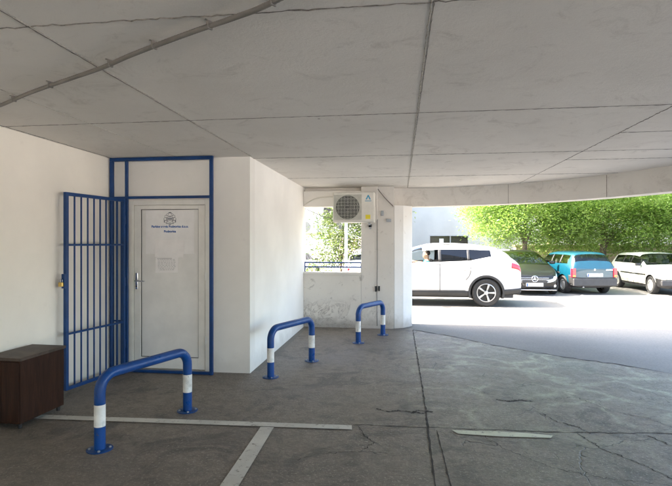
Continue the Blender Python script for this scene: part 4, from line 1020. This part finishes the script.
tree('broadleaf_tree', 'dark back row tree at the right, behind the white hatchback tree', (12.0,25.0,0), 2.6, .16, crown(9,3.2,3.9), 420, 38, .08, 'leaf_dark', 16, group='back row of trees')
tree('small_tree', 'yellow green small tree in the middle of the window gap', (-2.05,17.2,0), 1.2, .05, [(-.25,0,1.6,.5),(.3,0,1.9,.55),(0,.1,2.4,.6),(-.4,.0,1.05,.38),(.25,0,2.9,.4),(.5,0,2.4,.4),(-.35,.3,2.0,.5),(.1,-.2,1.4,.45)], 180, 36, .05, 'leaf_yellow', 17, group='small trees beyond the window gap')
tree('small_tree', 'yellow green small tree at the right of the window gap behind the grey pole', (-1.05,17.8,0), 1.3, .05, [(0,0,1.9,.5),(.3,0,2.4,.6),(-.25,0,2.8,.5),(.4,0,1.5,.35),(.1,0,3.2,.5)], 190, 36, .045, 'leaf_yellow', 18, group='small trees beyond the window gap')
for k, (x, y, s_, lb) in enumerate([(4.9,21.3,.8,'low bush at the foot of the stone wall behind the black hatchback'),(6.6,21.5,.7,'low bush by the stone wall behind the blue hatchback'),(10.0,21.5,.9,'low bush by the stone wall behind the white hatchback'),(-3.1,15.9,.6,'low leafy bush seen through the window gap above the rails')]):
    tree('bush', lb, (x,y,0), .3, .03, [(0,0,.45,.5*s_),(.4*s_,0,.35,.35*s_),(-.4*s_,.1,.4,.4*s_)], 60, 34, .045, 'leaf_yellow' if k == 3 else 'leaf_green', 30+k, cat='bush', limbs=4)

# ------------------------------------------------------------------ beyond: walls, buildings, pole
sw_ = MB(); sw_.box((5.0,22.4,0),(30,22.8,1.42)); sw_.box((4.95,22.35,1.42),(30.05,22.85,1.50))
tag(sw_.build('stone_wall','stone',bevel=.01), 'beige stone wall behind the parked cars and trees', 'wall')
pk = MB(); pk.box((-2.8,22.9,0),(-.3,23.2,1.75)); pk.box((-2.85,22.85,1.75),(-.25,23.25,1.81)); tag(pk.build('boundary_wall','pink_render',bevel=.01), 'pinkish low wall beyond the small trees in the window gap', 'wall')
gb = thing('grey_building', 'pale blue grey building with a dark strip window, above the white suv roof', 'building', (10,30,0))
mm = MB(); X0b, X1b = -9.4, 18; wz0, wz1 = 1.15, 1.985; wx0, wx1 = 1.775-10, 3.984-10
mm.box((X0b,0,0),(wx0,8,9)).box((wx1,0,0),(X1b,8,9)).box((wx0,0,0),(wx1,8,wz0)).box((wx0,0,wz1),(wx1,8,9)); mm.build('wall','far_render',gb)
wf = MB().box((wx0-.03,-.02,wz1),(wx1+.03,.04,wz1+.05)).box((wx0-.05,-.08,wz0-.05),(wx1+.05,.05,wz0)).box((wx0+1.16,.04,wz0),(wx0+1.22,.10,wz1)).build('window','window_frame_grey',gb)
MB().box((wx0,.12,wz0),(wx1,.14,wz1)).build('pane','window_dark',wf)
MB().box((X0b-.2,-.2,9),(X1b+.2,8.2,9.25)).build('roof','window_frame_grey',gb)
MB().box((wx0+.55,.09,wz0+.3),(wx0+.80,.10,wz0+.68)).build('window_sticker','paper_white',wf)
for x in (-2.5, 2.0, 6.5, 11.0):
    for z in (3.9, 6.6):
        w_ = MB().box((x,-.05,z),(x+1.5,.02,z+1.4)).build('window','window_frame_grey',gb); MB().box((x+.08,-.06,z+.08),(x+1.42,-.051,z+1.32)).build('pane','window_dark',w_)
ab = thing('apartment_building', 'pale blue rendered building with a wall air conditioner, far back in the window gap', 'building', (-5,24.5,0))
MB().box((-7,0,0),(3.4,7,9)).build('wall','far_render',ab)
for x, z in ((1.15,2.45),(-2.2,2.45),(-4.6,2.45),(1.15,5.2),(-2.2,5.2)):
    w_ = MB().box((x,-.05,z),(x+1.0,.02,z+1.2)).build('window','window_frame_grey',ab); MB().box((x+.07,-.06,z+.07),(x+.93,-.051,z+1.13)).build('pane','window_dark',w_)
ua = thing('air_conditioner', 'small outdoor air conditioner on the far pale building, at the left of the window gap', 'air conditioner', (-4.55,24.18,2.05))
MB().box((-.45,0,0),(.45,.3,.65)).build('casing','ac_casing',ua,bevel=.02); MB().lathe([(.26,0),(.27,.012),(.05,.02)],24,Matrix.Translation((-.12,0,.32)) @ rot_to((0,-1,0))).build('fan_grille','ac_dark',ua)
MB().box((-.4,.05,-.04),(-.35,.31,0)).box((.35,.05,-.04),(.4,.31,0)).build('bracket','galvanised',ua)
po = thing('metal_pole', 'slim pale grey pole standing in the yard, seen through the window gap', 'pole', (-1.52,14.0,0))
MB().tube([(0,0,0),(0,0,5.2)], .045, 16, r1=.038).build('pole_shaft','post_grey',po,smooth='auto')
MB().lathe([(.11,0),(.11,.02),(.06,.03)],16).build('base_plate','post_grey',po)
MB().tube(bez([(0,0,5.1),(0,.1,5.35),(0,.6,5.5)],5), .028, 8).build('pole_arm','post_grey',po,smooth=True)
MB().box((-.08,.55,5.44),(.08,1.0,5.54)).build('lamp_head','post_grey',po,bevel=.02)
kb = MB(); kb.box((-60,22.2,0),(60,22.34,.12)); k_ = kb.build('kerb','far_render',bevel=.01); k_['kind'] = 'structure'
